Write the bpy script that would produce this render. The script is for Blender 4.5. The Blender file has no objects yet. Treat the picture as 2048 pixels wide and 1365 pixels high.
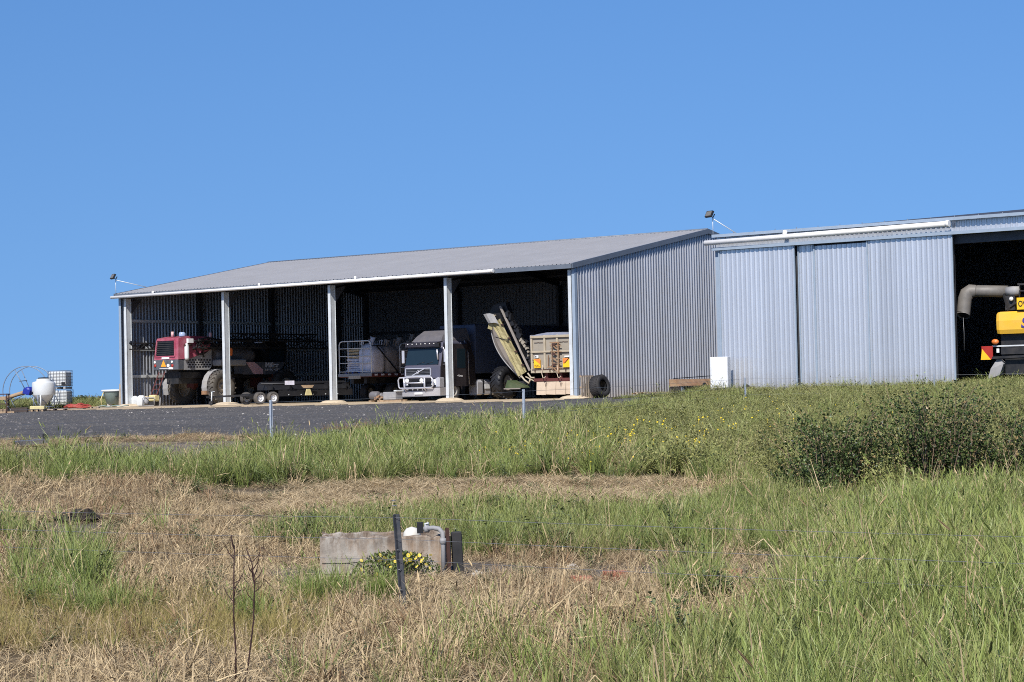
import bpy, math, random
import numpy as np
from mathutils import Vector, Matrix

random.seed(7)
RNG = np.random.default_rng(7)
SC = bpy.context.scene
COL = SC.collection

# ------------------------------------------------------------------ camera, sky, sun, exposure
PITCH, ROLL = 0.0244, -0.022
CAMZ = 0.53
cam_d = bpy.data.cameras.new('camera')
cam_d.lens = 70.0
cam_d.sensor_width = 36.0
cam_d.clip_start = 0.5
cam_d.clip_end = 12000
cam = bpy.data.objects.new('camera', cam_d)
COL.objects.link(cam)
_f = Vector((0, math.cos(PITCH), math.sin(PITCH)))
_u = Vector((0, -math.sin(PITCH), math.cos(PITCH)))
_r = Vector((1, 0, 0))
_r2 = _r * math.cos(ROLL) + _u * math.sin(ROLL)
_u2 = -_r * math.sin(ROLL) + _u * math.cos(ROLL)
_m = Matrix((_r2, _u2, -_f)).transposed().to_4x4()
_m.translation = Vector((0, 0, CAMZ))
cam.matrix_world = _m
SC.camera = cam

SUN_EL = math.radians(43)
SUN_H = Vector((-0.28, -0.96, 0)).normalized()
SUN_DIR = (SUN_H * math.cos(SUN_EL) + Vector((0, 0, math.sin(SUN_EL)))).normalized()
world = bpy.data.worlds.new('World')
SC.world = world
world.use_nodes = True
wn = world.node_tree.nodes
wl = world.node_tree.links
bg = wn['Background']
sky = wn.new('ShaderNodeTexSky')
sky.sky_type = 'NISHITA'
sky.sun_disc = False
sky.sun_elevation = SUN_EL
sky.sun_rotation = math.atan2(SUN_H.x, SUN_H.y)
sky.altitude = 0
sky.air_density = 1.0
sky.dust_density = 0.45
sky.ozone_density = 4.0
hsv = wn.new('ShaderNodeHueSaturation')
hsv.inputs['Hue'].default_value = 0.510
hsv.inputs['Saturation'].default_value = 1.26
hsv.inputs['Value'].default_value = 1.04
wtc = wn.new('ShaderNodeTexCoord')
wmp = wn.new('ShaderNodeMapping')          # lifts the sky's milky horizon band below the skyline
wmp.vector_type = 'POINT'
wmp.inputs['Location'].default_value = (0, 0, 0.165)
wmp.inputs['Scale'].default_value = (1, 1, 0.4)
wl.new(wtc.outputs['Generated'], wmp.inputs['Vector'])
wnm = wn.new('ShaderNodeVectorMath')
wnm.operation = 'NORMALIZE'
wl.new(wmp.outputs['Vector'], wnm.inputs[0])
wl.new(wnm.outputs['Vector'], sky.inputs['Vector'])
wl.new(sky.outputs['Color'], hsv.inputs['Color'])
wl.new(hsv.outputs['Color'], bg.inputs['Color'])
bg.inputs['Strength'].default_value = 0.1
sun_d = bpy.data.lights.new('sun', 'SUN')
sun_d.energy = 5.0
sun_d.angle = math.radians(0.53)
sun_d.color = (1.0, 0.955, 0.89)
sun_o = bpy.data.objects.new('sun', sun_d)
sun_o.rotation_euler = (-SUN_DIR).to_track_quat('-Z', 'Y').to_euler()
sun_o.location = (0, -20, 60)
COL.objects.link(sun_o)
SC.view_settings.view_transform = 'Standard'
SC.view_settings.look = 'None'
SC.view_settings.exposure = 0.25
SC.view_settings.gamma = 1.0
SC.view_settings.use_curve_mapping = False
SC.render.engine = 'CYCLES'
SC.cycles.max_bounces = 6
SC.cycles.diffuse_bounces = 2
SC.cycles.transparent_max_bounces = 8
SC.cycles.use_denoising = False
SC.cycles.filter_width = 1.0
SC.cycles.sample_clamp_indirect = 0.8

# ------------------------------------------------------------------ materials
MATS = {}
def mat(name, col, rough=0.6, metal=0.0, var=0.18, vscale=2.5, bump=0.0, bscale=40.0, dirt=None, dirt_amt=0.35, spec=0.4, transl=0.0, streak=False, dscale=1.3):
    if name in MATS:
        return MATS[name]
    m = bpy.data.materials.new(name)
    m.use_nodes = True
    n, l = m.node_tree.nodes, m.node_tree.links
    b = n['Principled BSDF']
    b.inputs['Roughness'].default_value = rough
    b.inputs['Metallic'].default_value = metal
    b.inputs['Specular IOR Level'].default_value = spec
    tc = n.new('ShaderNodeTexCoord')
    vec = tc.outputs['Object']
    if streak:
        mp = n.new('ShaderNodeMapping')
        mp.inputs['Scale'].default_value = (1, 1, 0.08)
        l.new(vec, mp.inputs['Vector'])
        vec = mp.outputs['Vector']
    nz = n.new('ShaderNodeTexNoise')
    nz.inputs['Scale'].default_value = vscale
    nz.inputs['Detail'].default_value = 6
    nz.inputs['Roughness'].default_value = 0.65
    l.new(vec, nz.inputs['Vector'])
    mr = n.new('ShaderNodeMapRange')
    mr.inputs['From Min'].default_value = 0.3
    mr.inputs['From Max'].default_value = 0.7
    mr.inputs['To Min'].default_value = 1 - var
    mr.inputs['To Max'].default_value = 1 + var
    l.new(nz.outputs['Fac'], mr.inputs['Value'])
    vm = n.new('ShaderNodeVectorMath')
    vm.operation = 'SCALE'
    vm.inputs[0].default_value = col[:3]
    l.new(mr.outputs['Result'], vm.inputs['Scale'])
    out = vm.outputs['Vector']
    if dirt:
        n2 = n.new('ShaderNodeTexNoise')
        n2.inputs['Scale'].default_value = dscale
        n2.inputs['Detail'].default_value = 8
        n2.inputs['Roughness'].default_value = 0.7
        l.new(tc.outputs['Object'], n2.inputs['Vector'])
        r2 = n.new('ShaderNodeMapRange')
        r2.inputs['From Min'].default_value = 0.42
        r2.inputs['From Max'].default_value = 0.68
        r2.inputs['To Max'].default_value = dirt_amt
        l.new(n2.outputs['Fac'], r2.inputs['Value'])
        mx = n.new('ShaderNodeMix')
        mx.data_type = 'RGBA'
        l.new(r2.outputs['Result'], mx.inputs['Factor'])
        l.new(out, mx.inputs[6])
        mx.inputs[7].default_value = (*dirt, 1)
        out = mx.outputs[2]
    if name.startswith('zinc') and name != 'zinc_roof':
        sx = n.new('ShaderNodeSeparateXYZ'); l.new(tc.outputs['Object'], sx.inputs[0])
        ad = n.new('ShaderNodeMath'); ad.operation = 'ADD'; l.new(sx.outputs['X'], ad.inputs[0]); l.new(sx.outputs['Y'], ad.inputs[1])
        fl = n.new('ShaderNodeMath'); fl.operation = 'SNAP'; fl.inputs[1].default_value = 0.75; l.new(ad.outputs[0], fl.inputs[0])
        wnz = n.new('ShaderNodeTexWhiteNoise'); wnz.noise_dimensions = '1D'; l.new(fl.outputs[0], wnz.inputs['W'])
        sm = n.new('ShaderNodeMapRange'); sm.inputs['To Min'].default_value = 0.94; sm.inputs['To Max'].default_value = 1.05; l.new(wnz.outputs['Value'], sm.inputs['Value'])
        sv = n.new('ShaderNodeVectorMath'); sv.operation = 'SCALE'; l.new(out, sv.inputs[0]); l.new(sm.outputs['Result'], sv.inputs['Scale'])
        mz = n.new('ShaderNodeMapRange'); mz.inputs['From Min'].default_value = 1.0; mz.inputs['From Max'].default_value = 0.0; mz.inputs['To Max'].default_value = 0.75; l.new(sx.outputs['Z'], mz.inputs['Value'])
        mn = n.new('ShaderNodeTexNoise'); mn.inputs['Scale'].default_value = 2.2; mn.inputs['Detail'].default_value = 6; l.new(tc.outputs['Object'], mn.inputs['Vector'])
        mp_ = n.new('ShaderNodeMath'); mp_.operation = 'MULTIPLY'; l.new(mz.outputs['Result'], mp_.inputs[0]); l.new(mn.outputs['Fac'], mp_.inputs[1])
        mm = n.new('ShaderNodeMix'); mm.data_type = 'RGBA'; l.new(mp_.outputs[0], mm.inputs['Factor']); l.new(sv.outputs['Vector'], mm.inputs[6]); mm.inputs[7].default_value = (.30, .24, .17, 1)
        out = mm.outputs[2]
    l.new(out, b.inputs['Base Color'])
    if bump:
        n3 = n.new('ShaderNodeTexNoise')
        n3.inputs['Scale'].default_value = bscale
        n3.inputs['Detail'].default_value = 5
        l.new(tc.outputs['Object'], n3.inputs['Vector'])
        bp = n.new('ShaderNodeBump')
        bp.inputs['Strength'].default_value = bump
        bp.inputs['Distance'].default_value = 0.02
        l.new(n3.outputs['Fac'], bp.inputs['Height'])
        l.new(bp.outputs['Normal'], b.inputs['Normal'])
    MATS[name] = m
    return m

DUST = (0.36, 0.28, 0.19)
M = lambda k: MATS[k]
mat('zinc_wall', (0.43, 0.445, 0.485), 0.42, 0.6, 0.1, 0.7, dirt=(0.36, 0.33, 0.3), dirt_amt=0.25, streak=True)
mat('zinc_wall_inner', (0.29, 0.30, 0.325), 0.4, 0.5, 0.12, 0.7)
mat('zinc_roof', (0.40, 0.388, 0.378), 0.55, 0.25, 0.06, 0.6)
mat('zinc_door', (0.59, 0.60, 0.625), 0.35, 0.6, 0.06, 0.6, dirt=(0.45, 0.44, 0.42), dirt_amt=0.1, streak=True)
mat('flashing', (0.30, 0.36, 0.43), 0.5, 0.2, 0.08)
mat('dark_flashing', (0.14, 0.16, 0.19), 0.5, 0.2, 0.1)
mat('galv', (0.60, 0.63, 0.64), 0.5, 0.15, 0.12, 3, dirt=(0.4, 0.36, 0.3), dirt_amt=0.3)
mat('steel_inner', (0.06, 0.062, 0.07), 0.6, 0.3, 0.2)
mat('pvc', (0.78, 0.76, 0.73), 0.45, 0, 0.05, 1.5, dirt=(0.5, 0.45, 0.38), dirt_amt=0.25)
mat('white_paint', (0.66, 0.67, 0.69), 0.4, 0, 0.04, 1.5, dirt=(0.5, 0.46, 0.4), dirt_amt=0.2)
mat('white_plastic', (0.56, 0.58, 0.58), 0.35, 0, 0.06, 2, dirt=(0.5, 0.47, 0.4), dirt_amt=0.3)
mat('rubber', (0.022, 0.022, 0.024), 0.8, 0, 0.3, 6, dirt=(0.12, 0.10, 0.08), dirt_amt=0.2)
mat('rubber_dusty', (0.075, 0.07, 0.066), 0.85, 0, 0.3, 6, dirt=(0.2, 0.17, 0.13), dirt_amt=0.5)
mat('rim_white', (0.75, 0.75, 0.75), 0.4, 0, 0.08, 4, dirt=(0.3, 0.25, 0.2), dirt_amt=0.3)
mat('rim_grey', (0.32, 0.30, 0.27), 0.5, 0.2, 0.15, 4, dirt=(0.42, 0.34, 0.25), dirt_amt=0.6)
mat('black', (0.012, 0.012, 0.014), 0.5, 0, 0.3)
mat('black_steel', (0.022, 0.023, 0.026), 0.5, 0.2, 0.3, dirt=(0.12, 0.1, 0.08), dirt_amt=0.3)
mat('maroon', (0.31, 0.055, 0.09), 0.45, 0, 0.12, 2, dirt=(0.42, 0.21, 0.24), dirt_amt=0.6)
mat('pink_stripe', (0.62, 0.36, 0.38), 0.5, 0, 0.2, 5, dirt=(0.5, 0.4, 0.35), dirt_amt=0.4)
mat('slate', (0.055, 0.065, 0.085), 0.5, 0, 0.15, 3, dirt=(0.28, 0.25, 0.22), dirt_amt=0.35)
mat('grey_dusty', (0.26, 0.26, 0.27), 0.7, 0, 0.15, 3, dirt=(0.4, 0.36, 0.3), dirt_amt=0.45)
mat('tank_grey', (0.12, 0.115, 0.12), 0.5, 0, 0.12, 2, dirt=(0.25, 0.22, 0.2), dirt_amt=0.4)
mat('orange_refl', (0.85, 0.33, 0.03), 0.4, 0, 0.1)
mat('red_lens', (0.35, 0.03, 0.02), 0.25, 0, 0.1)
mat('amber_lens', (0.75, 0.2, 0.05), 0.25, 0, 0.1)
mat('blue_beacon', (0.3, 0.38, 0.55), 0.3, 0, 0.1)
mat('truck_paint', (0.095, 0.095, 0.135), 0.3, 0.2, 0.08, 2, dirt=(0.25, 0.22, 0.2), dirt_amt=0.12, spec=0.6)
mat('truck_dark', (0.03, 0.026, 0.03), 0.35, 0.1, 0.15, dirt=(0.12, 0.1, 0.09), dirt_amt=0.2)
mat('glass_dark', (0.012, 0.022, 0.03), 0.1, 0, 0.05, spec=0.45)
mat('truck_roof', (0.115, 0.112, 0.128), 0.4, 0.1, 0.1, 2, dirt=(0.3, 0.26, 0.23), dirt_amt=0.2)
mat('zinc_rear_shaded', (0.16, 0.165, 0.18), 0.5, 0.4, 0.12, 0.7)  # inner wall sheet again, darkened: the rear wall's shade is in its colour
mat('chrome', (0.56, 0.56, 0.60), 0.32, 0.4, 0.08, 5, dirt=(0.4, 0.36, 0.33), dirt_amt=0.3)
mat('headlight', (0.8, 0.8, 0.78), 0.15, 0, 0.05, spec=0.8)
mat('blue_tarp', (0.055, 0.075, 0.13), 0.6, 0, 0.15, 1.2)
mat('tan_paint', (0.40, 0.345, 0.255), 0.55, 0, 0.1, 3, dirt=(0.3, 0.23, 0.16), dirt_amt=0.5)
mat('tan_panel', (0.28, 0.25, 0.205), 0.6, 0, 0.1, 2, dirt=(0.36, 0.3, 0.22), dirt_amt=0.4)
mat('khaki', (0.29, 0.25, 0.12), 0.7, 0, 0.25, 1.6, dirt=(0.42, 0.36, 0.22), dirt_amt=0.5)
mat('grey_brown', (0.21, 0.185, 0.165), 0.7, 0, 0.15, 2, dirt=(0.34, 0.29, 0.23), dirt_amt=0.4)
mat('dark_green', (0.05, 0.075, 0.03), 0.6, 0, 0.2, dirt=(0.16, 0.15, 0.1), dirt_amt=0.4)
mat('beige_rubber', (0.52, 0.42, 0.32), 0.75, 0, 0.12, 3, dirt=(0.36, 0.27, 0.2), dirt_amt=0.4)
mat('red_steel', (0.10, 0.028, 0.025), 0.6, 0, 0.2)
mat('yellow_paint', (0.78, 0.44, 0.04), 0.38, 0, 0.05, 1.5, dirt=(0.6, 0.42, 0.16), dirt_amt=0.25)
mat('sign_yellow', (0.85, 0.48, 0.02), 0.5, 0, 0.04)
mat('auger_grey', (0.16, 0.15, 0.14), 0.55, 0.1, 0.15, 3, dirt=(0.23, 0.205, 0.18), dirt_amt=0.5)
mat('letter_white', (0.75, 0.75, 0.75), 0.5, 0, 0.02)
mat('letter_grey', (0.66, 0.63, 0.63), 0.5, 0, 0.02)
mat('letter_black', (0.02, 0.02, 0.02), 0.5, 0, 0.02)
mat('letter_blue', (0.05, 0.04, 0.25), 0.5, 0, 0.02)
mat('bag_white', (0.66, 0.64, 0.72), 0.8, 0, 0.12, 4, bump=0.6, bscale=9, dirt=(0.45, 0.41, 0.38), dirt_amt=0.4)
mat('bag_brown', (0.32, 0.28, 0.27), 0.85, 0, 0.18, 4, bump=0.7, bscale=8, dirt=(0.28, 0.24, 0.2), dirt_amt=0.5)
mat('bag_tan', (0.5, 0.4, 0.26), 0.85, 0, 0.2, 4, bump=0.8, bscale=9)
mat('pallet_blue', (0.02, 0.06, 0.3), 0.6, 0, 0.2)
mat('wood', (0.36, 0.25, 0.15), 0.8, 0, 0.25, 7, dirt=(0.25, 0.19, 0.14), dirt_amt=0.4)
mat('wood_grey', (0.30, 0.25, 0.20), 0.85, 0, 0.25, 7, dirt=(0.4, 0.34, 0.27), dirt_amt=0.4)
mat('wood_dark', (0.06, 0.045, 0.04), 0.85, 0, 0.3, 5)
mat('rust', (0.24, 0.13, 0.07), 0.8, 0, 0.35, 4, dirt=(0.36, 0.28, 0.19), dirt_amt=0.6)
mat('rust_dark', (0.055, 0.025, 0.02), 0.8, 0, 0.3, 9)
mat('red_hose', (0.30, 0.05, 0.035), 0.55, 0, 0.2, 5)
mat('blue_paint', (0.012, 0.025, 0.25), 0.45, 0, 0.2, 6)
mat('steel_blue', (0.20, 0.24, 0.30), 0.5, 0.3, 0.15, 5)
mat('pale_yellow', (0.62, 0.54, 0.26), 0.55, 0, 0.15, 4, dirt=(0.3, 0.25, 0.17), dirt_amt=0.4)
mat('trough_green', (0.22, 0.30, 0.29), 0.6, 0, 0.12, 3, dirt=(0.4, 0.37, 0.32), dirt_amt=0.4)
mat('lamp_black', (0.02, 0.02, 0.022), 0.5, 0, 0.2)
mat('lamp_glass', (0.16, 0.15, 0.13), 0.2, 0, 0.1)
mat('wire', (0.22, 0.225, 0.235), 0.5, 0.5, 0.2, 8)
mat('picket', (0.045, 0.05, 0.06), 0.55, 0.3, 0.3, 9, dirt=(0.2, 0.18, 0.17), dirt_amt=0.4, dscale=6)
mat('post_white', (0.30, 0.34, 0.40), 0.5, 0.2, 0.1)
mat('float_white', (0.6, 0.58, 0.52), 0.5, 0, 0.06, 6, dirt=(0.5, 0.45, 0.36), dirt_amt=0.3, dscale=6)
mat('brick', (0.38, 0.13, 0.075), 0.85, 0, 0.25, 18, bump=0.5, bscale=60, dirt=(0.4, 0.33, 0.26), dirt_amt=0.5, dscale=8)
mat('stone', (0.42, 0.39, 0.35), 0.85, 0, 0.2, 14, bump=0.6, bscale=40)
mat('soil_dark', (0.035, 0.026, 0.02), 0.95, 0, 0.4, 9, bump=1.0, bscale=30)
mat('footing', (0.52, 0.42, 0.29), 0.9, 0, 0.15, 4, bump=0.4, bscale=20)
mat('stem_dark', (0.035, 0.013, 0.012), 0.7, 0, 0.3, 12)
mat('insulator', (0.6, 0.6, 0.58), 0.4, 0, 0.1)
mat('canvas', (0.22, 0.24, 0.31), 0.8, 0, 0.15, 3, bump=0.4, bscale=8)

# ------------------------------------------------------------------ mesh helpers
class MB:
    def __init__(s):
        s.v, s.f = [], []
        s.smooth = []
    def add(s, vs, fs, smooth=False):
        o = len(s.v)
        s.v.extend([tuple(p) for p in vs])
        for q in fs:
            s.f.append(tuple(i + o for i in q))
            s.smooth.append(smooth)
        return s
    def box(s, x0, x1, y0, y1, z0, z1):
        vs = [(x, y, z) for z in (z0, z1) for y in (y0, y1) for x in (x0, x1)]
        return s.add(vs, [(0, 2, 3, 1), (4, 5, 7, 6), (0, 1, 5, 4), (1, 3, 7, 5), (3, 2, 6, 7), (2, 0, 4, 6)])
    def cbox(s, c, d, mtx=None):
        h = [k / 2 for k in d]
        vs = [Vector((sx * h[0], sy * h[1], sz * h[2])) for sz in (-1, 1) for sy in (-1, 1) for sx in (-1, 1)]
        if mtx is not None:
            vs = [mtx @ p for p in vs]
        vs = [p + Vector(c) for p in vs]
        return s.add(vs, [(0, 2, 3, 1), (4, 5, 7, 6), (0, 1, 5, 4), (1, 3, 7, 5), (3, 2, 6, 7), (2, 0, 4, 6)])
    def bevbox(s, x0, x1, y0, y1, z0, z1, b=0.03):
        # box with chamfered edges
        xs, ys, zs = (x0, x1), (y0, y1), (z0, z1)
        vs, idx = [], {}
        for i in (0, 1):
            for j in (0, 1):
                for k in (0, 1):
                    p = (xs[i], ys[j], zs[k])
                    d = (b if i == 0 else -b, b if j == 0 else -b, b if k == 0 else -b)
                    for ax in range(3):
                        q = [p[t] + (0 if t == ax else d[t]) for t in range(3)]
                        idx[(i, j, k, ax)] = len(vs)
                        vs.append(tuple(q))
        fs = []
        for ax in range(3):
            for a in (0, 1):
                o = [t for t in range(3) if t != ax]
                loop = []
                for (p, q) in ((0, 0), (1, 0), (1, 1), (0, 1)):
                    key = [0, 0, 0]
                    key[ax] = a; key[o[0]] = p; key[o[1]] = q
                    loop.append(idx[(*key, ax)])
                fs.append(tuple(loop))
        for ax in range(3):
            o = [t for t in range(3) if t != ax]
            for p in (0, 1):
                for q in (0, 1):
                    k0 = [0, 0, 0]; k0[o[0]] = p; k0[o[1]] = q
                    k1 = list(k0); k1[ax] = 1
                    fs.append((idx[(*k0, o[0])], idx[(*k1, o[0])], idx[(*k1, o[1])], idx[(*k0, o[1])]))
        for i in (0, 1):
            for j in (0, 1):
                for k in (0, 1):
                    fs.append(tuple(idx[(i, j, k, ax)] for ax in range(3)))
        return s.add(vs, fs)
    def prism(s, poly, axis, a, b):
        # poly: 2D points in the plane normal to axis ('x': (y,z), 'y': (x,z), 'z': (x,y))
        def P(q, t):
            return {'x': (t, q[0], q[1]), 'y': (q[0], t, q[1]), 'z': (q[0], q[1], t)}[axis]
        n = len(poly)
        vs = [P(q, a) for q in poly] + [P(q, b) for q in poly]
        fs = [tuple(range(n)), tuple(range(2 * n - 1, n - 1, -1))]
        fs += [(i, i + n, (i + 1) % n + n, (i + 1) % n) for i in range(n)]
        return s.add(vs, fs)
    def loft(s, rings, cap=True, closed=True, smooth=False):
        n = len(rings[0])
        vs = [p for r in rings for p in r]
        fs = []
        for i in range(len(rings) - 1):
            for j in range(n if closed else n - 1):
                k = (j + 1) % n
                fs.append((i * n + j, i * n + k, (i + 1) * n + k, (i + 1) * n + j))
        o = len(s.v)
        s.add(vs, fs, smooth)
        if cap and closed:
            s.f.append(tuple(o + j for j in range(n - 1, -1, -1))); s.smooth.append(False)
            s.f.append(tuple(o + (len(rings) - 1) * n + j for j in range(n))); s.smooth.append(False)
        return s
    def tube(s, pts, r, n=6, cap=True, closed=False, flat=None):
        pts = [Vector(p) for p in pts]
        rings = []
        N = len(pts)
        up = None
        for i, p in enumerate(pts):
            if closed:
                d = pts[(i + 1) % N] - pts[i - 1]
            else:
                d = pts[min(i + 1, N - 1)] - pts[max(i - 1, 0)]
            d.normalize()
            if up is None:
                up = Vector((0, 0, 1)) if abs(d.z) < 0.9 else Vector((0, 1, 0))
            a = d.cross(up)
            if a.length < 1e-4:
                a = d.cross(Vector((1, 0.3, 0)))
            a.normalize()
            b = a.cross(d).normalized()
            up = b
            rr = r[i] if isinstance(r, (list, tuple)) else r
            rings.append([p + a * math.cos(t) * rr + b * math.sin(t) * rr for t in [2 * math.pi * k / n + math.pi / n for k in range(n)]])
        if closed:
            rings.append(rings[0])
        return s.loft(rings, cap=cap and not closed, smooth=n > 4)
    def bar(s, p0, p1, w, h=None):
        # rectangular bar from p0 to p1
        h = h or w
        p0, p1 = Vector(p0), Vector(p1)
        d = (p1 - p0).normalized()
        up = Vector((0, 0, 1)) if abs(d.z) < 0.95 else Vector((0, 1, 0))
        a = d.cross(up).normalized() * w / 2
        b = a.cross(d).normalized() * h / 2
        r = lambda p: [p - a - b, p + a - b, p + a + b, p - a + b]
        return s.loft([r(p0), r(p1)])
    def lathe(s, prof, n=20, mtx=None, smooth=True, arc=2 * math.pi, cap=False):
        # prof: (r, h) about local z
        full = abs(arc - 2 * math.pi) < 1e-6
        k = n if full else n + 1
        rings = []
        for (r, h) in prof:
            ring = [Vector((r * math.cos(arc * i / n), r * math.sin(arc * i / n), h)) for i in range(k)]
            if mtx is not None:
                ring = [mtx @ p for p in ring]
            rings.append(ring)
        return s.loft(rings, cap=cap, closed=full, smooth=smooth)
    def build(s, name, m, parent=None, **props):
        me = bpy.data.meshes.new(name)
        me.from_pydata(s.v, [], s.f)
        me.polygons.foreach_set('use_smooth', s.smooth)
        me.materials.append(MATS[m] if isinstance(m, str) else m)
        me.update()
        o = bpy.data.objects.new(name, me)
        COL.objects.link(o)
        if parent is not None:
            o.parent = parent
        for k, v in props.items():
            o[k] = v
        return o

def recalc(o):
    import bmesh
    b = bmesh.new()
    b.from_mesh(o.data)
    bmesh.ops.recalc_face_normals(b, faces=b.faces)
    b.to_mesh(o.data)
    b.free()
    return o

def B(*a): return MB().box(*a)

def thing(name, label, cat, loc=(0, 0, 0), rz=0.0, group=None):
    o = bpy.data.objects.new(name, None)
    o.empty_display_size = 0.3
    COL.objects.link(o)
    o.location = loc
    o.rotation_euler = (0, 0, rz)
    o['label'] = label
    o['category'] = cat
    if group:
        o['group'] = group
    return o
def tag(o, label, cat, group=None):
    o['label'] = label; o['category'] = cat
    if group: o['group'] = group
    return o
def struct(o):
    o['kind'] = 'structure'
    return o
def dup(root, loc, rz=None, label=None):
    r = root.copy(); COL.objects.link(r)
    r.location = loc
    if rz is not None: r.rotation_euler = (0, 0, rz)
    if label: r['label'] = label
    for ch in list(root.children):
        c = ch.copy(); COL.objects.link(c); c.parent = r
        for g in ch.children:
            d = g.copy(); COL.objects.link(d); d.parent = c
    return r
def copies(part, parent, places):
    out = []
    for (loc, rot) in places:
        c = part.copy(); COL.objects.link(c); c.parent = parent
        c.location = loc; c.rotation_euler = rot
        out.append(c)
    return out
def text(name, s, size, m, parent, loc, rot, ext=0.004, align='LEFT', sx=1.0, shear=0.0, off=0.0):
    cu = bpy.data.curves.new(name, 'FONT')
    cu.body = s
    cu.size = size
    cu.extrude = ext
    cu.offset = off
    cu.align_x = align
    cu.shear = shear
    cu.materials.append(MATS[m])
    t = bpy.data.objects.new('temp', cu)
    COL.objects.link(t)
    bpy.context.view_layer.update()
    me = bpy.data.meshes.new_from_object(t.evaluated_get(bpy.context.evaluated_depsgraph_get()))
    bpy.data.objects.remove(t)
    me.name = name
    if not me.materials: me.materials.append(MATS[m])
    o = bpy.data.objects.new(name, me)
    COL.objects.link(o)
    o.parent = parent
    o.location = loc
    o.rotation_euler = rot
    o.scale = (sx, 1, 1)
    return o

RXM = Matrix.Rotation(math.pi / 2, 4, 'X')      # z -> -y
RYM = Matrix.Rotation(math.pi / 2, 4, 'Y')      # z -> x
def axis_mtx(c, axis):
    R = {'x': RYM, 'y': RXM, 'z': Matrix.Identity(4)}[axis]
    return Matrix.Translation(Vector(c)) @ R

def corrugated(p0, along, length, normal, z0, ztop, period, h, top_w=0.16, flank=0.1):
    """Ribbed sheet: ribs run along z from z0 up to ztop(t)."""
    p0, along, normal = Vector(p0), Vector(along), Vector(normal)
    prof = []
    t = 0.0
    rib, fl = period * top_w, period * flank
    flat = period - rib - 2 * fl
    while t < length - 1e-6:
        prof += [(t, 0), (t + flat, 0), (t + flat + fl, h), (t + flat + fl + rib, h)]
        t += period
    prof = [q for q in prof if q[0] < length] + [(length, 0)]
    zt = ztop if callable(ztop) else (lambda q: ztop)
    zb = z0 if callable(z0) else (lambda q: z0)
    mb = MB()
    rings = [[p0 + along * a + normal * d + Vector((0, 0, zb(a))), p0 + along * a + normal * d + Vector((0, 0, zt(a)))] for a, d in prof]
    n = len(rings)
    vs = [p for r in rings for p in r]
    fs = [(2 * i, 2 * i + 2, 2 * i + 3, 2 * i + 1) for i in range(n - 1)]
    return mb.add(vs, fs)

# ------------------------------------------------------------------ site frame and terrain
TH = 0.6335
O3 = Vector((3.114, 100.0, 0))
UX, UY = math.cos(TH), -math.sin(TH)
VX, VY = math.sin(TH), math.cos(TH)
def site(u, v, z=0.0):
    return Vector((O3.x + u * UX + v * VX, O3.y + u * UY + v * VY, z))
def to_uv(X, Y):
    a, b = X - O3.x, Y - O3.y
    return a * UX + b * UY, a * VX + b * VY

_YK = np.array([0, 12, 24, 30, 36, 40, 47, 52, 60, 70, 85, 100, 118, 145, 400])
_SK = np.array([-0.25, 0.0, 0.12, 0.19, 0.26])
_ZK = np.array([
    [-1.5, -1.5, -1.5, -1.27, -1.0, -.8, -.52, -.42, -.34, -.28, -.22, -.17, -.08, 0, 0],
    [-1.5, -1.5, -1.5, -1.36, -1.12, -.97, -.72, -.6, -.48, -.4, -.22, -.08, 0, 0, 0],
    [-1.5, -1.5, -1.5, -1.45, -1.3, -1.07, -.72, -.6, -.44, -.28, -.14, -.05, .05, .1, .1],
    [-1.5, -1.5, -1.5, -1.47, -1.36, -1.07, -.62, -.45, -.24, -.06, .02, .12, .19, .19, .19],
    [-1.5, -1.5, -1.5, -1.47, -1.38, -1.05, -.5, -.22, .12, .26, .2, .19, .19, .19, .19]])
def sstep(a, b, x):
    t = np.clip((x - a) / (b - a), 0, 1)
    return t * t * (3 - 2 * t)
def vnoise(x, y, seed=0):
    """cheap smooth value noise in -1..1"""
    xi, yi = np.floor(x).astype(np.int64), np.floor(y).astype(np.int64)
    xf, yf = x - xi, y - yi
    def h(a, b):
        n = (a * 374761393 + b * 668265263 + seed * 1442695041) & 0x7fffffff
        n = ((n ^ (n >> 13)) * 1274126177) & 0x7fffffff
        return ((n ^ (n >> 16)) & 0xffff) / 32767.5 - 1.0
    u, v = xf * xf * (3 - 2 * xf), yf * yf * (3 - 2 * yf)
    return (h(xi, yi) * (1 - u) + h(xi + 1, yi) * u) * (1 - v) + (h(xi, yi + 1) * (1 - u) + h(xi + 1, yi + 1) * u) * v
def fbm(x, y, seed=0, o=3):
    t, a, s = 0, 1.0, 0
    for i in range(o):
        t = t + a * vnoise(x * 2 ** i, y * 2 ** i, seed + i); s += a; a *= 0.55
    return t / s
def ground_z(X, Y):
    X = np.asarray(X, float); Y = np.asarray(Y, float)
    s = np.clip(X / np.maximum(Y, 8.0), -0.25, 0.26)
    cols = [np.interp(Y, _YK, r) for r in _ZK]
    i = np.clip(np.searchsorted(_SK, s, side='right') - 1, 0, len(_SK) - 2)
    C = np.stack(cols)
    t = sstep(0, 1, (s - _SK[i]) / (_SK[i + 1] - _SK[i]))
    g = np.take_along_axis(C, i[None], 0)[0] * (1 - t) + np.take_along_axis(C, i[None] + 1, 0)[0] * t
    near = 1 - sstep(45, 60, Y)
    g = g + near * (0.05 * vnoise(X * .5, Y * .5, 3) + 0.02 * vnoise(X * 1.7, Y * 1.7, 5))
    u, v = to_uv(X, Y)
    pad = 0.19 * sstep(3.0, 8.0, u)
    w = sstep(-7.0, -1.0, v)
    return g * (1 - w) + pad * w
def gz(x, y):
    return float(ground_z(np.array([float(x)]), np.array([float(y)]))[0])
def spot(x, y, dz=0.0):
    return Vector((x, y, gz(x, y) + dz))

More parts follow.
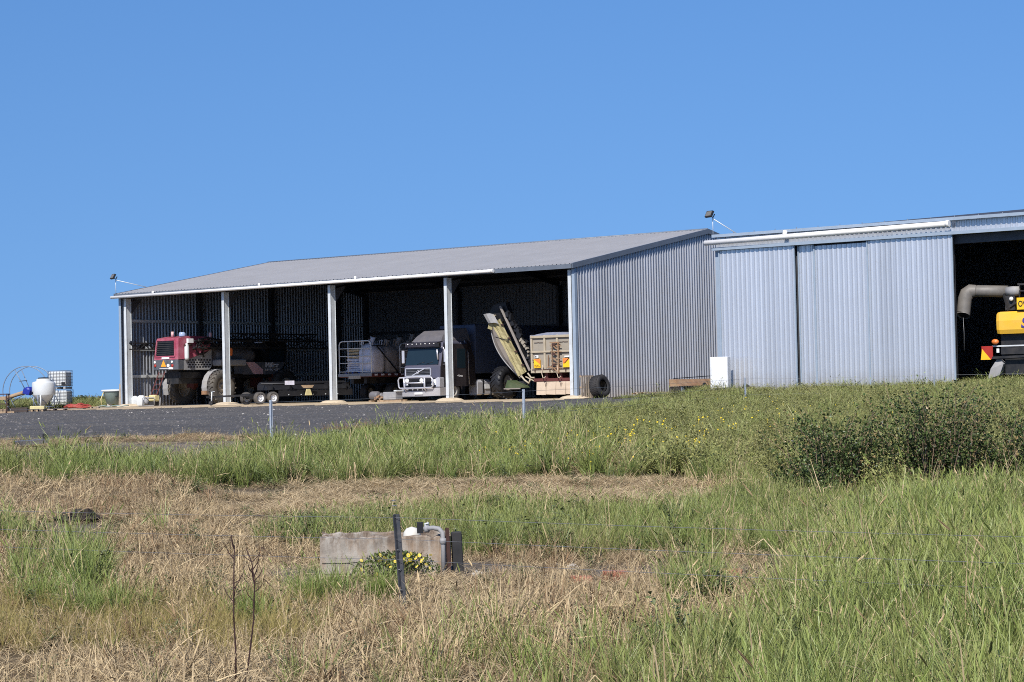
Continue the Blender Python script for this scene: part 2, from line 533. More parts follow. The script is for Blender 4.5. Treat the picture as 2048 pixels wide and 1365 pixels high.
FOC = 70.0 / 36.0 * 2048
CAMM = np.array([list(_r2), list(_u2), list(_f)])
def picture(X, Y, Z):
    """where a ground point shows, in photo pixels: used only to lay out which plants grow where"""
    q = CAMM @ np.stack([X, Y, np.asarray(Z) - CAMZ])
    return 1024 + FOC * q[0] / q[2], 682.5 - FOC * q[1] / q[2]

# vegetation layout -------------------------------------------------
def yard_near(s):
    return np.interp(s, [-.6, -.25, -.13, -.11, -.09, -.056, 0, .05, .085, .1], [50.5, 50.5, 50.5, 47.5, 50, 55, 61, 76, 90, 120])
def yard_mask(X, Y):
    s = X / np.maximum(Y, 8)
    u, v = to_uv(X, Y)
    nz = fbm(X * .35, Y * .35, 11) * 1.5
    far = np.interp(u, [-45, -38, -31, 1, 2.2, 5], [-10.5, -10.0, -5.5, -4.0, .5, -4])
    return (Y > yard_near(s) + nz) & (v < far + nz * .4) & (X > -70) & (s < .11)
def zone_weights(X, Y):
    Z = ground_z(X, Y)
    x, y = picture(X, Y, Z)
    n1 = fbm(X * .45, Y * .3, 21); n2 = fbm(X * 1.1, Y * .8, 31); n3 = fbm(X * .2, Y * .15, 41)
    yj = y + n2 * 14 + n1 * 8
    xj = x + n2 * 40 + n1 * 25
    yd = yard_mask(X, Y)
    t1 = np.interp(x, [0, 300, 500, 700, 900, 1150, 1300, 1550, 2048], [958, 966, 972, 964, 958, 954, 965, 990, 1005])
    s1 = np.interp(x, [0, 480, 580, 900, 1350, 1500, 1600, 2048], [1110, 1100, 1045, 1032, 1030, 1005, 985, 985])
    g2 = np.interp(x, [0, 540, 650, 900, 1650, 1700, 2048], [1100, 1100, 1112, 1118, 1112, 1100, 1080])
    lH = np.interp(x, [1150, 1300, 1420, 1500, 1600, 1700, 1800, 2048], [3000, 1420, 1320, 1262, 1185, 1090, 1030, 1000])
    u, v = to_uv(X, Y)
    inyard = yd
    pad = (v > -6) & (u < 4)
    back = Y > 126
    bank = (yj < t1) & ~inyard & ~pad
    # left: the bank proper begins a little below the yard, with a dry strip and bare track above it
    fringe = bank & (y < np.interp(x, [0, 60, 480, 640, 700], [932, 932, 926, 878, 0]) + n1 * 6) & (x < 700)
    track = fringe & (y > np.interp(x, [0, 180, 300, 520], [915, 886, 884, 882]))
    bank = bank & ~fringe
    green = np.where(bank, 1.0, .02 * (n2 > .1) * (y > 905))
    band2 = (yj > s1) & (yj < g2)
    green = np.maximum(green, np.where(band2, np.interp(xj, [470, 560, 860, 1000], [0.0, .4, .75, 1.0]), 0))
    green = np.maximum(green, np.where(yj > lH, 1.0, 0))
    bott = sstep(1250, 1320, yj)
    green = np.maximum(green, bott * np.interp(xj, [0, 500, 640, 900, 1300, 1500], [.06, .06, .22, .32, .5, .9]))
    for (cx, cy, rx, ry, a) in ((150, 1165, 55, 60, 1), (60, 1180, 45, 50, .6), (610, 1178, 70, 26, .55), (745, 1182, 55, 22, .5), (1390, 1190, 70, 40, .6), (560, 965, 60, 14, .8), (20, 1075, 60, 14, .7), (975, 945, 60, 20, 1)):
        green = np.maximum(green, a * np.clip(1.6 - 1.2 * np.hypot((x - cx) / rx, (y - cy) / ry) + .3 * n2, 0, 1))
    yellow = sstep(1195, 1225, yj) * (1 - sstep(1295, 1330, yj)) * (1 - sstep(520, 700, xj)) * 0.55
    weed = np.where(bank & (y < np.interp(x, [700, 1000, 1250, 1450, 1560, 2048], [0, 850, 905, 925, 985, 1000]) + n1 * 26), np.interp(xj, [760, 1080, 1400], [0, .75, 1]), 0)
    weed = np.where(back, .8, weed)
    straw = (yj > t1) & (yj < s1)
    mid = (yj >= g2) & (yj < 1200)
    bare = np.zeros_like(x)
    for (cx, cy, rx, ry, a) in ((620, 985, 280, 9, .95), (940, 962, 60, 6, .8), (1350, 1150, 280, 20, .85), (940, 1140, 130, 14, .7), (590, 1148, 90, 14, .7), (60, 1055, 80, 10, .6), (160, 1070, 60, 25, .9)):
        bare = np.maximum(bare, a * np.clip(1.7 - 1.2 * np.hypot((x - cx) / rx, (y - cy) / ry) + .4 * n2, 0, 1))
    bare = np.where(track, .9, bare)
    dry = np.where(inyard | pad, 0, 1.0) * (1 - green * .8) * (1 - bare * .8) * (1 - yellow * .7)
    dry = np.where(back, .5, dry)
    return dict(x=x, y=y, z=Z, green=np.where(inyard | pad | back, 0, green * (1 - .85 * weed)), yellow=np.where(inyard | pad, 0, yellow), weed=np.where(inyard | pad, 0, weed),
                straw=straw, mid=mid, bare=bare, dry=dry, fringe=fringe, track=track, yard=inyard, n1=n1, n2=n2, n3=n3, bank=bank, band2=band2, pad=pad, back=back, lH=lH)

def grid_rows():
    a = np.concatenate([np.linspace(-1.3, -0.33, 24), np.linspace(-0.32, 0.32, 216), np.linspace(0.33, 1.3, 24)])
    ys = [-9.0]
    y = 1.0
    while y < 6000:
        ys.append(y); y = y * 1.012 + 0.12 if y < 150 else y * 1.07
    return a, np.array(ys)
_sa, _ya = grid_rows()
GX = _sa[None, :] * (_ya[:, None] + 14.0)
GY = np.repeat(_ya[:, None], len(_sa), 1)
GZ = ground_z(GX.ravel(), GY.ravel()).reshape(GX.shape)
def grid_sheet(name, m, dz, facemask=None, cols=None):
    R, Cn = GX.shape
    idx = np.arange(R * Cn).reshape(R, Cn)
    q = np.stack([idx[:-1, :-1], idx[:-1, 1:], idx[1:, 1:], idx[1:, :-1]], -1).reshape(-1, 4)
    if facemask is not None:
        q = q[facemask.ravel()]
    used = np.unique(q)
    mp = np.full(R * Cn, -1); mp[used] = np.arange(len(used))
    V3 = np.stack([GX.ravel(), GY.ravel(), GZ.ravel() + dz], -1)[used]
    me = bpy.data.meshes.new(name)
    me.from_pydata(V3.tolist(), [], mp[q].tolist())
    me.polygons.foreach_set('use_smooth', [True] * len(me.polygons))
    if cols:
        for k, arr in cols.items():
            at = me.attributes.new(k, 'FLOAT', 'POINT')
            at.data.foreach_set('value', arr.ravel()[used].astype(np.float32))
    me.materials.append(m)
    o = bpy.data.objects.new(name, me)
    COL.objects.link(o)
    return struct(o)

def ground_material(name, yardy=False):
    m = bpy.data.materials.new(name)
    m.use_nodes = True
    n, l = m.node_tree.nodes, m.node_tree.links
    b = n['Principled BSDF']
    b.inputs['Roughness'].default_value = 0.95
    b.inputs['Specular IOR Level'].default_value = 0.1
    tc = n.new('ShaderNodeTexCoord')
    def noise(sc, det=6, ro=.65):
        q = n.new('ShaderNodeTexNoise'); q.inputs['Scale'].default_value = sc; q.inputs['Detail'].default_value = det; q.inputs['Roughness'].default_value = ro
        l.new(tc.outputs['Object'], q.inputs['Vector']); return q.outputs['Fac']
    def ramp(fac, stops):
        r = n.new('ShaderNodeValToRGB')
        e = r.color_ramp.elements
        while len(e) < len(stops): e.new(0.5)
        for k, (p, c) in enumerate(stops):
            e[k].position = p; e[k].color = (*c, 1)
        l.new(fac, r.inputs['Fac']); return r.outputs['Color']
    def mix(fac, a, c):
        x = n.new('ShaderNodeMix'); x.data_type = 'RGBA'
        l.new(fac, x.inputs['Factor']) if hasattr(fac, 'is_linked') else setattr(x.inputs['Factor'], 'default_value', fac)
        l.new(a, x.inputs[6]); l.new(c, x.inputs[7]); return x.outputs[2]
    def attr(k):
        a = n.new('ShaderNodeAttribute'); a.attribute_name = k; return a.outputs['Fac']
    if yardy == 'yard':
        c1 = ramp(noise(.35, 8), [(.3, (.082, .078, .076)), (.55, (.118, .112, .108)), (.75, (.158, .148, .138))])
        c2 = ramp(noise(4, 4, .85), [(.36, (.022, .022, .024)), (.52, (.080, .078, .078)), (.68, (.17, .165, .16)), (.78, (.34, .33, .31))])
        col = mix(0.42, c1, c2)
        trk = ramp(noise(.12, 3, .5), [(.42, (.075, .072, .072)), (.6, (.125, .115, .105))])
        col = mix(0.3, col, trk)
    elif yardy == 'sand':
        col = ramp(noise(1.2, 8), [(.3, (.38, .29, .19)), (.6, (.50, .40, .27)), (.8, (.56, .47, .34))])
    else:
        soil = ramp(noise(2.2, 8), [(.3, (.055, .040, .028)), (.55, (.105, .080, .055)), (.75, (.17, .135, .095))])
        thatch = ramp(noise(9, 8, .8), [(.3, (.05, .035, .022)), (.5, (.13, .092, .055)), (.72, (.30, .225, .135))])
        col = mix(attr('dry'), soil, thatch)
        grn = ramp(noise(5, 6, .75), [(.3, (.018, .022, .008)), (.55, (.04, .05, .018)), (.75, (.075, .08, .03))])
        col = mix(attr('green'), col, grn)
        gry = ramp(noise(3, 8, .75), [(.3, (.13, .115, .10)), (.6, (.24, .215, .19)), (.8, (.33, .30, .27))])
        col = mix(attr('bare'), col, gry)
    l.new(col, b.inputs['Base Color'])
    bp = n.new('ShaderNodeBump'); bp.inputs['Strength'].default_value = 0.8; bp.inputs['Distance'].default_value = 0.05
    l.new(noise(14, 6, .75), bp.inputs['Height']); l.new(bp.outputs['Normal'], b.inputs['Normal'])
    return m

zw = zone_weights(GX.ravel(), GY.ravel())
_bareg = zw['bare'] * np.where((zw['y'] < 1000) & ~zw['track'], 0.12, 0.75)
grid_sheet('ground', ground_material('ground_soil'), 0.0, cols=dict(green=np.clip(zw['green'] + zw['weed'] + .4 * zw['yellow'], 0, 1), dry=zw['dry'] * (1 - zw['bare']), bare=_bareg))
_cx = (GX[:-1, :-1] + GX[1:, 1:]) / 2; _cy = (GY[:-1, :-1] + GY[1:, 1:]) / 2
grid_sheet('gravel_yard', ground_material('yard_gravel', 'yard'), 0.012, yard_mask(_cx, _cy))
_uu, _vv = to_uv(_cx, _cy)
_an = fbm(_cx * .5, _cy * .5, 77) * .8
_apron = (_uu < 1.2 + _an) & (_uu > -36 + _an) & (_vv < 23.5) & (_vv > np.interp(_uu, [-36, -31, 1], [-4.5, -6.2, -4.6]) + _an)
grid_sheet('sand_apron', ground_material('pale_sand', 'sand'), 0.024, _apron)
# ------------------------------------------------------------------ the open machinery shed
BAY = 8.154
LEN = 4 * BAY
HE, HR, WR, DEP = 6.80, 9.16, 13.13, 22.6
SLP = (HR - HE) / WR
def roof_z(v):
    return HE + SLP * v if v < WR else HR - SLP * (v - WR)
shed = thing('open_shed', 'long open-fronted corrugated metal farm shed with four bays full of machinery', 'shed', site(0, 0, 0), -TH)
XL, XR = -LEN - 0.47, 0.06
def rt(v): return roof_z(v) - 0.035
recalc_off = []
corrugated((XR, 0.10, 0), (0, 1, 0), DEP - 0.1, (1, 0, 0), 0.03, lambda a: rt(a + 0.1), 0.262, 0.078, 0.15, 0.11).build('gable_wall', 'zinc_wall', shed)
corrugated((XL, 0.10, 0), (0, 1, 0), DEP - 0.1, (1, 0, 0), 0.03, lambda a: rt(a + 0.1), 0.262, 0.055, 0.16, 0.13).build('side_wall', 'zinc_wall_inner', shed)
corrugated((XL, DEP, 0), (1, 0, 0), XR - XL, (0, -1, 0), 0.03, rt(DEP), 0.262, 0.04, 0.2, 0.14).build('rear_wall', 'zinc_rear_shaded', shed)
# roof: ribbed skin over a thin deck, both pitches
def roof_mesh(x0, x1, v0, vr, v1, fz, per=0.262, h=0.05):
    mb = MB()
    prof = []
    t = x0
    while t < x1 - per:
        prof += [(t, 0), (t + per * .62, 0), (t + per * .72, h), (t + per * .9, h)]
        t += per
    prof.append((x1, 0))
    vs, fs = [], []
    for (x, d) in prof:
        vs += [(x, v0, fz(v0) + d), (x, vr, fz(vr) + d), (x, v1, fz(v1) + d)]
    for i in range(len(prof) - 1):
        a = 3 * i
        fs += [(a, a + 3, a + 4, a + 1), (a + 1, a + 4, a + 5, a + 2)]
    return mb.add(vs, fs)
roof = roof_mesh(XL - 0.12, XR + 0.1, -0.28, WR, DEP + 0.2, roof_z).build('roof', 'zinc_roof', shed)
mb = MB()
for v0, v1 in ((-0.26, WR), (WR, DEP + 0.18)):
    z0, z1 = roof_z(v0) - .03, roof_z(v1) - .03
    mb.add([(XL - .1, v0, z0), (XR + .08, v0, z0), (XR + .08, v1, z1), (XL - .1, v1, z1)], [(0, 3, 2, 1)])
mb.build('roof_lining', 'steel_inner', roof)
MB().tube([(XL - .12, WR, HR + .05), (XR + .1, WR, HR + .05)], 0.05, 6).build('ridge_cap', 'dark_flashing', roof)
# eave flashing, barges and corner flashings
MB().box(XL - .13, XR + .12, -0.30, -0.27, HE - .25, HE - .03).build('eave_fascia', 'dark_flashing', shed)
for (x0, x1, nm) in ((XR + .06, XR + .16, 'barge'), (XL - .16, XL - .06, 'barge')):
    mb = MB()
    for (v0, v1) in ((-0.3, WR), (WR, DEP + .2)):
        za, zb = roof_z(v0), roof_z(v1)
        mb.add([(x0, v0, za - .20), (x1, v0, za - .20), (x1, v0, za + .06), (x0, v0, za + .06), (x0, v1, zb - .20), (x1, v1, zb - .20), (x1, v1, zb + .06), (x0, v1, zb + .06)],
               [(0, 1, 2, 3), (7, 6, 5, 4), (1, 5, 6, 2), (4, 0, 3, 7), (3, 2, 6, 7), (0, 4, 5, 1)])
    mb.build(nm, 'dark_flashing', shed)
mb = MB().box(XR - .10, XR + .075, -0.03, -.005, 0.02, HE - .26)
mb.box(XR + .05, XR + .075, -.005, 0.17, 0.02, HE - .26)
mb.build('corner_flashing', 'flashing', shed)
mb = MB().box(XL - .03, XL + .15, -0.03, -.005, 0.02, HE - .26)
mb.build('corner_flashing', 'flashing', shed)
# portal columns: I sections with haunches, concrete footings
def column(x, y0=0.05, d=0.42, w=0.19, full=True):
    mb = MB()
    zt = HE - .3
    mb.box(x - w / 2, x + w / 2, y0, y0 + .018, .02, zt)
    mb.box(x - w / 2, x + w / 2, y0 + d - .018, y0 + d, .02, zt)
    mb.box(x - .07, x + .07, y0 + .0185, y0 + d - .0185, .02, zt)
    c = mb.build('column', 'galv', shed)
    MB().box(x - w * .7, x + w * .7, y0 - .05, y0 + d + .05, .012, .035).build('base_plate', 'galv', c)
    f = MB().lathe([(0.78, 0.0), (0.6, .10), (0.36, .15), (0.0, .16)], 10, Matrix.Translation((x, y0 + .2, 0.02)), smooth=False)
    f.build('footing', 'footing', c)
    MB().prism([(y0 + d, zt - .15), (y0 + d, zt - 1.0), (y0 + d + .95, zt + .0)], 'x', x - .05, x + .05).build('haunch', 'steel_inner', c)
    return c
for k in range(5):
    column(-k * BAY - (0.24 if k == 0 else 0.04))
# rafters, interior columns, girts and purlins
for k in range(5):
    x = -k * BAY - .12
    mb = MB()
    for (v0, v1) in ((.3, WR), (WR, DEP - .3)):
        a, b = roof_z(v0) - .08, roof_z(v1) - .08
        mb.add([(x - .08, v0, a - .36), (x + .08, v0, a - .36), (x + .08, v0, a), (x - .08, v0, a), (x - .08, v1, b - .36), (x + .08, v1, b - .36), (x + .08, v1, b), (x - .08, v1, b)],
               [(0, 1, 2, 3), (7, 6, 5, 4), (1, 5, 6, 2), (4, 0, 3, 7), (3, 2, 6, 7), (0, 4, 5, 1)])
    mb.build('rafter', 'steel_inner', shed)
    MB().box(x - .1, x + .1, DEP - .5, DEP - .1, .02, roof_z(DEP) - .3).build('rear_column', 'steel_inner', shed)
for v in (WR * .5, WR, WR * 1.5):
    if v < DEP: MB().box(XL + .06, XL + .26, v - .15, v + .15, .02, roof_z(v) - .12).build('wall_column', 'steel_inner', shed)
for z in (1.75, 3.4, 5.1):
    MB().box(XL + .05, XL + .15, .55, DEP - .1, z, z + .17).build('girt', 'galv', shed)
for z in (2.2, 4.5):
    MB().box(XL + .2, XR - .1, DEP - .16, DEP - .06, z, z + .17).build('girt', 'steel_inner', shed)
for z in (1.75, 3.4, 5.1):
    MB().box(XR - .15, XR - .05, .55, DEP - .1, z, z + .17).build('girt', 'steel_inner', shed)
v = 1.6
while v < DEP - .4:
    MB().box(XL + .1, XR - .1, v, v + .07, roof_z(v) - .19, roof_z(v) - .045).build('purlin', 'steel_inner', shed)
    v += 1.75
# PVC rain pipe under the eave with its saddles
p0, p1 = Vector((XL - .25, -.42, HE - .22)), Vector((-4.75, -.42, HE - .13))
pipe = MB().tube([p0, p1], .085, 10).build('rain_pipe', 'pvc', shed)
for t in (.125, .425, .675):
    q = p0.lerp(p1, t)
    MB().tube([(q.x, q.y, q.z + .06), (q.x, q.y + .05, q.z + .2)], .075, 8).build('pipe_outlet', 'pvc', pipe)
MB().tube([(p1.x - .02, p1.y, p1.z), (p1.x + .1, p1.y, p1.z)], .1, 10).build('pipe_cap', 'pvc', pipe)

# ------------------------------------------------------------------ the shed with sliding doors
S2U, S2Z = 8.46, 0.19
LEN2 = 27.0
H2 = 7.46
shed2 = thing('closed_shed', 'taller pale metal shed with ribbed sliding doors, one bay open to a yellow harvester', 'shed', site(S2U, 0, S2Z), -TH)
def U(u): return u - S2U
def r2(x, v):   # roof height
    top = 8.38 + 0.022 * x
    return H2 + (top - H2) * (v / 12.0) if v <= 12 else top - .06 * (v - 12)
vs, fs = [], []
prof = []
t = -.12
while t < LEN2 + .1:
    prof += [(t, 0), (t + .16, 0), (t + .19, .035), (t + .24, .035)]
    t += .262
prof.append((LEN2 + .12, 0))
for (x, d) in prof:
    for v in (-.3, 12.0, 20.2):
        vs.append((x, v, r2(x, v) + d))
for i in range(len(prof) - 1):
    a = 3 * i
    fs += [(a, a + 3, a + 4, a + 1), (a + 1, a + 4, a + 5, a + 2)]
roof2 = MB().add(vs, fs).build('roof', 'zinc_roof', shed2)
mb = MB()
for v0, v1 in ((-.28, 12), (12, 20.1)):
    mb.add([(-.1, v0, r2(0, v0) - .03), (LEN2, v0, r2(LEN2, v0) - .03), (LEN2, v1, r2(LEN2, v1) - .03), (-.1, v1, r2(0, v1) - .03)], [(0, 3, 2, 1)])
mb.build('roof_lining', 'steel_inner', roof2)
mb = MB()
for k in range(24):
    x = .9 + k * 1.12
    mb = MB().tube([(x, -.05, r2(x, -.05) + .03), (x, -.05, r2(x, -.05) + .14)], .018, 5)
    mb.build('roof_clip', 'dark_flashing', roof2)
MB().box(-.14, LEN2 + .1, -.33, -.30, H2 - .09, H2 + .05).build('eave_fascia', 'flashing', shed2)
# front wall band above the doors and door track
corrugated((-.02, -.02, 0), (1, 0, 0), LEN2, (0, -1, 0), 6.86, H2 - .03, .235, .04, .22, .14).build('front_band', 'zinc_door', shed2)
MB().box(-.12, LEN2, -.40, -.06, 6.74, 6.88).build('door_track', 'flashing', shed2)
MB().box(.0, LEN2, .05, .3, 6.35, 6.73).build('lintel', 'steel_inner', shed2)
# side, rear and far walls
corrugated((-.03, .05, 0), (0, 1, 0), 20, (-1, 0, 0), 0, lambda a: r2(0, a) - .05, .262, .04, .2, .14).build('side_wall', 'zinc_wall_inner', shed2)
corrugated((-.03, 20.05, 0), (1, 0, 0), LEN2, (0, -1, 0), 0, lambda a: r2(a, 20.05) - .04, .262, .04, .2, .14).build('rear_wall', 'zinc_wall_inner', shed2)
corrugated((LEN2, .05, 0), (0, 1, 0), 20, (-1, 0, 0), 0, lambda a: r2(LEN2, a) - .05, .262, .04, .2, .14).build('side_wall', 'zinc_wall_inner', shed2)
mb = MB().box(-.10, .10, -.10, -.05, 0.0, 6.73)
mb.box(-.10, -.06, -.05, .2, 0.0, 6.73)
mb.build('corner_flashing', 'flashing', shed2)
for x in (.25, U(12.6), U(16.5), U(20.2), 18.75 - 2.2, 20.4, 24.5):
    MB().box(x - .1, x + .1, .08, .5, 0, 6.7).build('column', 'steel_inner', shed2)
def door(x0, x1, y, zt, zb=.04, per=.25):
    d = corrugated((x0, y, 0), (1, 0, 0), x1 - x0, (0, -1, 0), zb, zt, per, .033, .10, .22).build('sliding_door', 'zinc_door', shed2)
    mb = MB().box(x0 - .03, x0 + .03, y - .06, y + .03, zb, zt + .01)
    mb.build('edge_trim', 'flashing', d)
    MB().box(x1 - .03, x1 + .03, y - .05, y + .03, zb, zt + .01).build('edge_trim', 'flashing', d)
    MB().box(x0 + .04, x1 - .04, y + .035, y + .08, zb, zb + .12).build('bottom_rail', 'flashing', d)
    return d
door(.20, U(12.66), -.22, 6.73)
door(U(12.80), U(13.58), -.05, 6.72)
door(U(13.58) + .08, U(16.36), -.12, 6.66)
door(U(16.40), U(20.50), -.24, 6.73)
door(U(27.2), U(31.2), -.24, 6.73)
door(U(31.3), LEN2 + .0, -.14, 6.73)
MB().box(0, LEN2, -.4, .1, -.08, .02).build('door_sill', 'footing', shed2)
p0, p1 = Vector((-.42, -.50, 7.12)), Vector((U(20.45), -.50, 7.22))
pipe = MB().tube([p0, p1], .125, 12).build('rain_pipe', 'pvc', shed2)
q = p0.lerp(p1, .345)
MB().tube([(q.x, q.y, q.z + .05), (q.x, q.y + .1, q.z + .27)], .11, 8).build('pipe_outlet', 'pvc', pipe)
MB().tube([(p1.x - .1, p1.y, p1.z), (p1.x + .06, p1.y, p1.z)], .15, 12).build('pipe_cap', 'pvc', pipe)

# floodlights on thin masts at the shed corners
def floodlight(u, v, z0, h, brace_to, lab):
    o = thing('floodlight', lab, 'floodlight', site(u, v, z0), -TH, 'floodlights on thin masts at the shed corners')
    MB().tube([(0, 0, 0), (0, 0, h)], .018, 6).build('mast', 'galv', o)
    b = Vector(brace_to)
    MB().tube([(0, 0, h - .05), b], .022, 6).build('brace', 'galv', o)
    R = Matrix.Rotation(math.radians(-20), 4, 'Z') @ Matrix.Rotation(math.radians(-28), 4, 'X')
    T = Matrix.Translation((-.12, -.1, h + .16)) @ R
    mb = MB()
    mb.cbox((0, 0, 0), (.46, .10, .32))
    mb.v = [tuple(T @ Vector(p)) for p in mb.v]
    hd = mb.build('lamp_housing', 'lamp_black', o)
    mb = MB().cbox((0, -.056, 0), (.38, .012, .24)); mb.v = [tuple(T @ Vector(p)) for p in mb.v]
    mb.build('lamp_glass', 'lamp_glass', hd)
    MB().tube([(-.12, -.04, h + .1), (0.02, 0, h + .0), (.08, .05, h + .16)], .03, 6).build('bracket', 'lamp_black', hd)
    return o
floodlight(XL - .06, -.2, HE, .88, (.9, 1.6, .42), 'floodlight on a thin mast at the left corner of the open shed roof')
floodlight(S2U - .1, -.25, S2Z + H2, .88, (.85, .9, .06), 'floodlight on a thin mast where the two sheds meet')
# ------------------------------------------------------------------ wheels shared by the machines
def wheel_meshes(R, W, rim, lugs=0, style='truck'):
    """tyre, rim and tread about local x; centre at origin"""
    mt = MB()
    prof = [(rim, -W * .42), (rim * 1.06, -W * .5), (R * .86, -W * .5), (R * .955, -W * .42), (R * .985, -W * .25), (R * .985, W * .25), (R * .955, W * .42), (R * .86, W * .5), (rim * 1.06, W * .5), (rim, W * .42)]
    mt.lathe(prof, 32, RYM)
    if lugs:
        for k in range(lugs):
            for sd in (-1, 1):
                a = 2 * math.pi * (k + (.5 if sd > 0 else 0)) / lugs
                T = Matrix.Rotation(a, 4, 'X')
                sk = math.radians(38) * sd
                R2 = Matrix.Rotation(sk, 4, 'Z')
                mb = MB().cbox((0, 0, 0), (W * .56, R * .075, R * .075))
                q = T @ Matrix.Translation((sd * W * .25, 0, R * .985)) @ R2
                mt.add([tuple(q @ Vector(p)) for p in mb.v], mb.f)
    else:
        for k in range(40):
            a = 2 * math.pi * k / 40
            T = Matrix.Rotation(a, 4, 'X')
            for off in (-.3, 0, .3):
                mb = MB().cbox((W * off, R * .02 * (1 if off else -1), R * .985), (W * .24, R * .085, R * .03))
                mt.add([tuple(T @ Vector(p)) for p in mb.v], mb.f)
    mr = MB()
    s = W * .38
    mr.lathe([(0, s * .35), (rim * .22, s * .35), (rim * .26, s * .62), (rim * .42, s * .62), (rim * .46, s * .15), (rim * .8, s * .2), (rim * .86, s * .95), (rim * 1.02, s * 1.1), (rim * 1.02, -s), (rim * .8, -s), (rim * .7, -s * .2), (0, -s * .2)], 24, RYM)
    for k in range(8):
        a = 2 * math.pi * k / 8
        c = (s * .68, math.cos(a) * rim * .34, math.sin(a) * rim * .34)
        mr.lathe([(rim * .035, -.02), (rim * .035, .012), (0, .014)], 6, axis_mtx(c, 'x'), smooth=False)
    if style == 'spoke':      # light trailer rim with openings
        for k in range(5):
            a = 2 * math.pi * (k + .5) / 5
            c = (s * .24, math.cos(a) * rim * .62, math.sin(a) * rim * .62)
            pass
    return mt, mr
def put_wheel(name, parent, c, mt, mr, tm, rm, flip=False):
    m = MB(); m.v, m.f, m.smooth = mt.v, mt.f, mt.smooth
    key = (id(mt), tm)
    if key in _wm: t = bpy.data.objects.new(name, _wm[key]); COL.objects.link(t); t.parent = parent
    else:
        t = m.build(name, tm, parent); _wm[key] = t.data
    t.location = c
    if flip: t.rotation_euler = (0, 0, math.pi)
    key = (id(mr), rm)
    if key in _wm: r = bpy.data.objects.new('rim', _wm[key]); COL.objects.link(r); r.parent = t
    else:
        r = MB(); r.v, r.f, r.smooth = mr.v, mr.f, mr.smooth
        r = r.build('rim', rm, t); _wm[key] = r.data
    return t
_wm = {}

# ------------------------------------------------------------------ maroon sprayer
sp = thing('crop_sprayer', 'maroon self-propelled crop sprayer with big lugged wheels, parked in the left bay', 'sprayer', site(-30.2, 1.0, .02), -TH)
hood = MB()
hood.loft([[(-1.04, .0, 2.74), (1.02, .0, 2.74), (.96, .1, 4.02), (-.86, .1, 4.02)],
           [(-1.04, .9, 2.78), (1.08, .9, 2.78), (1.0, .9, 4.14), (-.9, .9, 4.14)],
           [(-1.0, 2.7, 3.35), (1.1, 2.7, 3.35), (1.02, 2.7, 4.1), (-.9, 2.7, 4.1)]])
hood = hood.build('hood', 'maroon', sp)
mb = MB()
F = lambda x, z, y=0.0: (x, y + (z - 2.74) / 1.28 * .1, z)
g = MB().add([F(-.86, 2.98, -.012), F(.66, 2.98, -.012), F(.60, 3.84, -.012), F(-.78, 3.84, -.012)], [(0, 1, 2, 3)]).build('grille', 'black', hood)
for k in range(7):
    z = 3.05 + k * .115
    w = .84 - (z - 2.98) * .08
    MB().box(-w, w - .2, F(0, z)[1] - .055, F(0, z)[1] - .015, z, z + .05).build('slat', 'black_steel', g)
# raised frame round the grille
mb = MB()
for (a, b) in (((-.93, 2.92), (.73, 2.92)), ((.73, 2.92), (.66, 3.9)), ((.66, 3.9), (-.84, 3.9)), ((-.84, 3.9), (-.93, 2.92))):
    mb.bar(F(a[0], a[1], -.02), F(b[0], b[1], -.02), .07, .05)
mb.build('grille_frame', 'maroon', hood)
MB().box(-.35, .28, -.035, -.01, 2.78, 2.94).build('decal', 'letter_white', hood)
# lower rear box
MB().bevbox(-1.08, 1.02, -.03, .45, 2.12, 2.73, .03).build('rear_box', 'slate', sp)
for x, z, r, m_, nm in ((-.93, 2.6, .075, 'headlight', 'reflector'), (.52, 2.6, .075, 'headlight', 'reflector'), (-.9, 2.4, .09, 'red_lens', 'tail_light'), (.55, 2.38, .09, 'red_lens', 'tail_light'), (.2, 2.38, .11, 'letter_white', 'speed_disc')):
    MB().lathe([(r, -.0), (r, .03), (r * .7, .045), (0, .05)], 14, axis_mtx((x, -.03, z), 'y')).build(nm, m_, sp)
MB().prism([(-.42, 2.33), (.02, 2.33), (-.2, 2.72)], 'y', -.05, -.032).build('warning_triangle', 'orange_refl', sp)
MB().box(-.55, .22, -.036, -.031, 2.21, 2.235).build('lettering_strip', 'letter_white', sp)
MB().box(.22, .60, -.037, -.031, 2.17, 2.30).build('number_plate', 'letter_grey', sp)
# perforated engine side panel (right side)
pp = MB().prism([(.46, 2.12), (2.55, 2.12), (2.75, 2.3), (2.78, 3.4), (2.3, 3.1), (.46, 2.74)], 'x', .96, 1.02).build('side_panel', 'grey_dusty', sp)
mb = MB()
for r_ in range(4):
    for c in range(8):
        y = .75 + c * .24 + (r_ % 2) * .12
        z = 2.24 + r_ * .14
        if z > 2.62 + max(0, (y - .5)) * .2: continue
        mb.box(1.015, 1.024, y, y + .15, z, z + .085)
mb.build('vent_holes', 'black', pp)['kind'] = 'stuff'
MB().prism([(.46, 2.12), (2.55, 2.12), (2.75, 2.3), (2.78, 3.4), (2.3, 3.1), (.46, 2.74)], 'x', -1.0, -.94).build('side_panel', 'grey_dusty', sp)
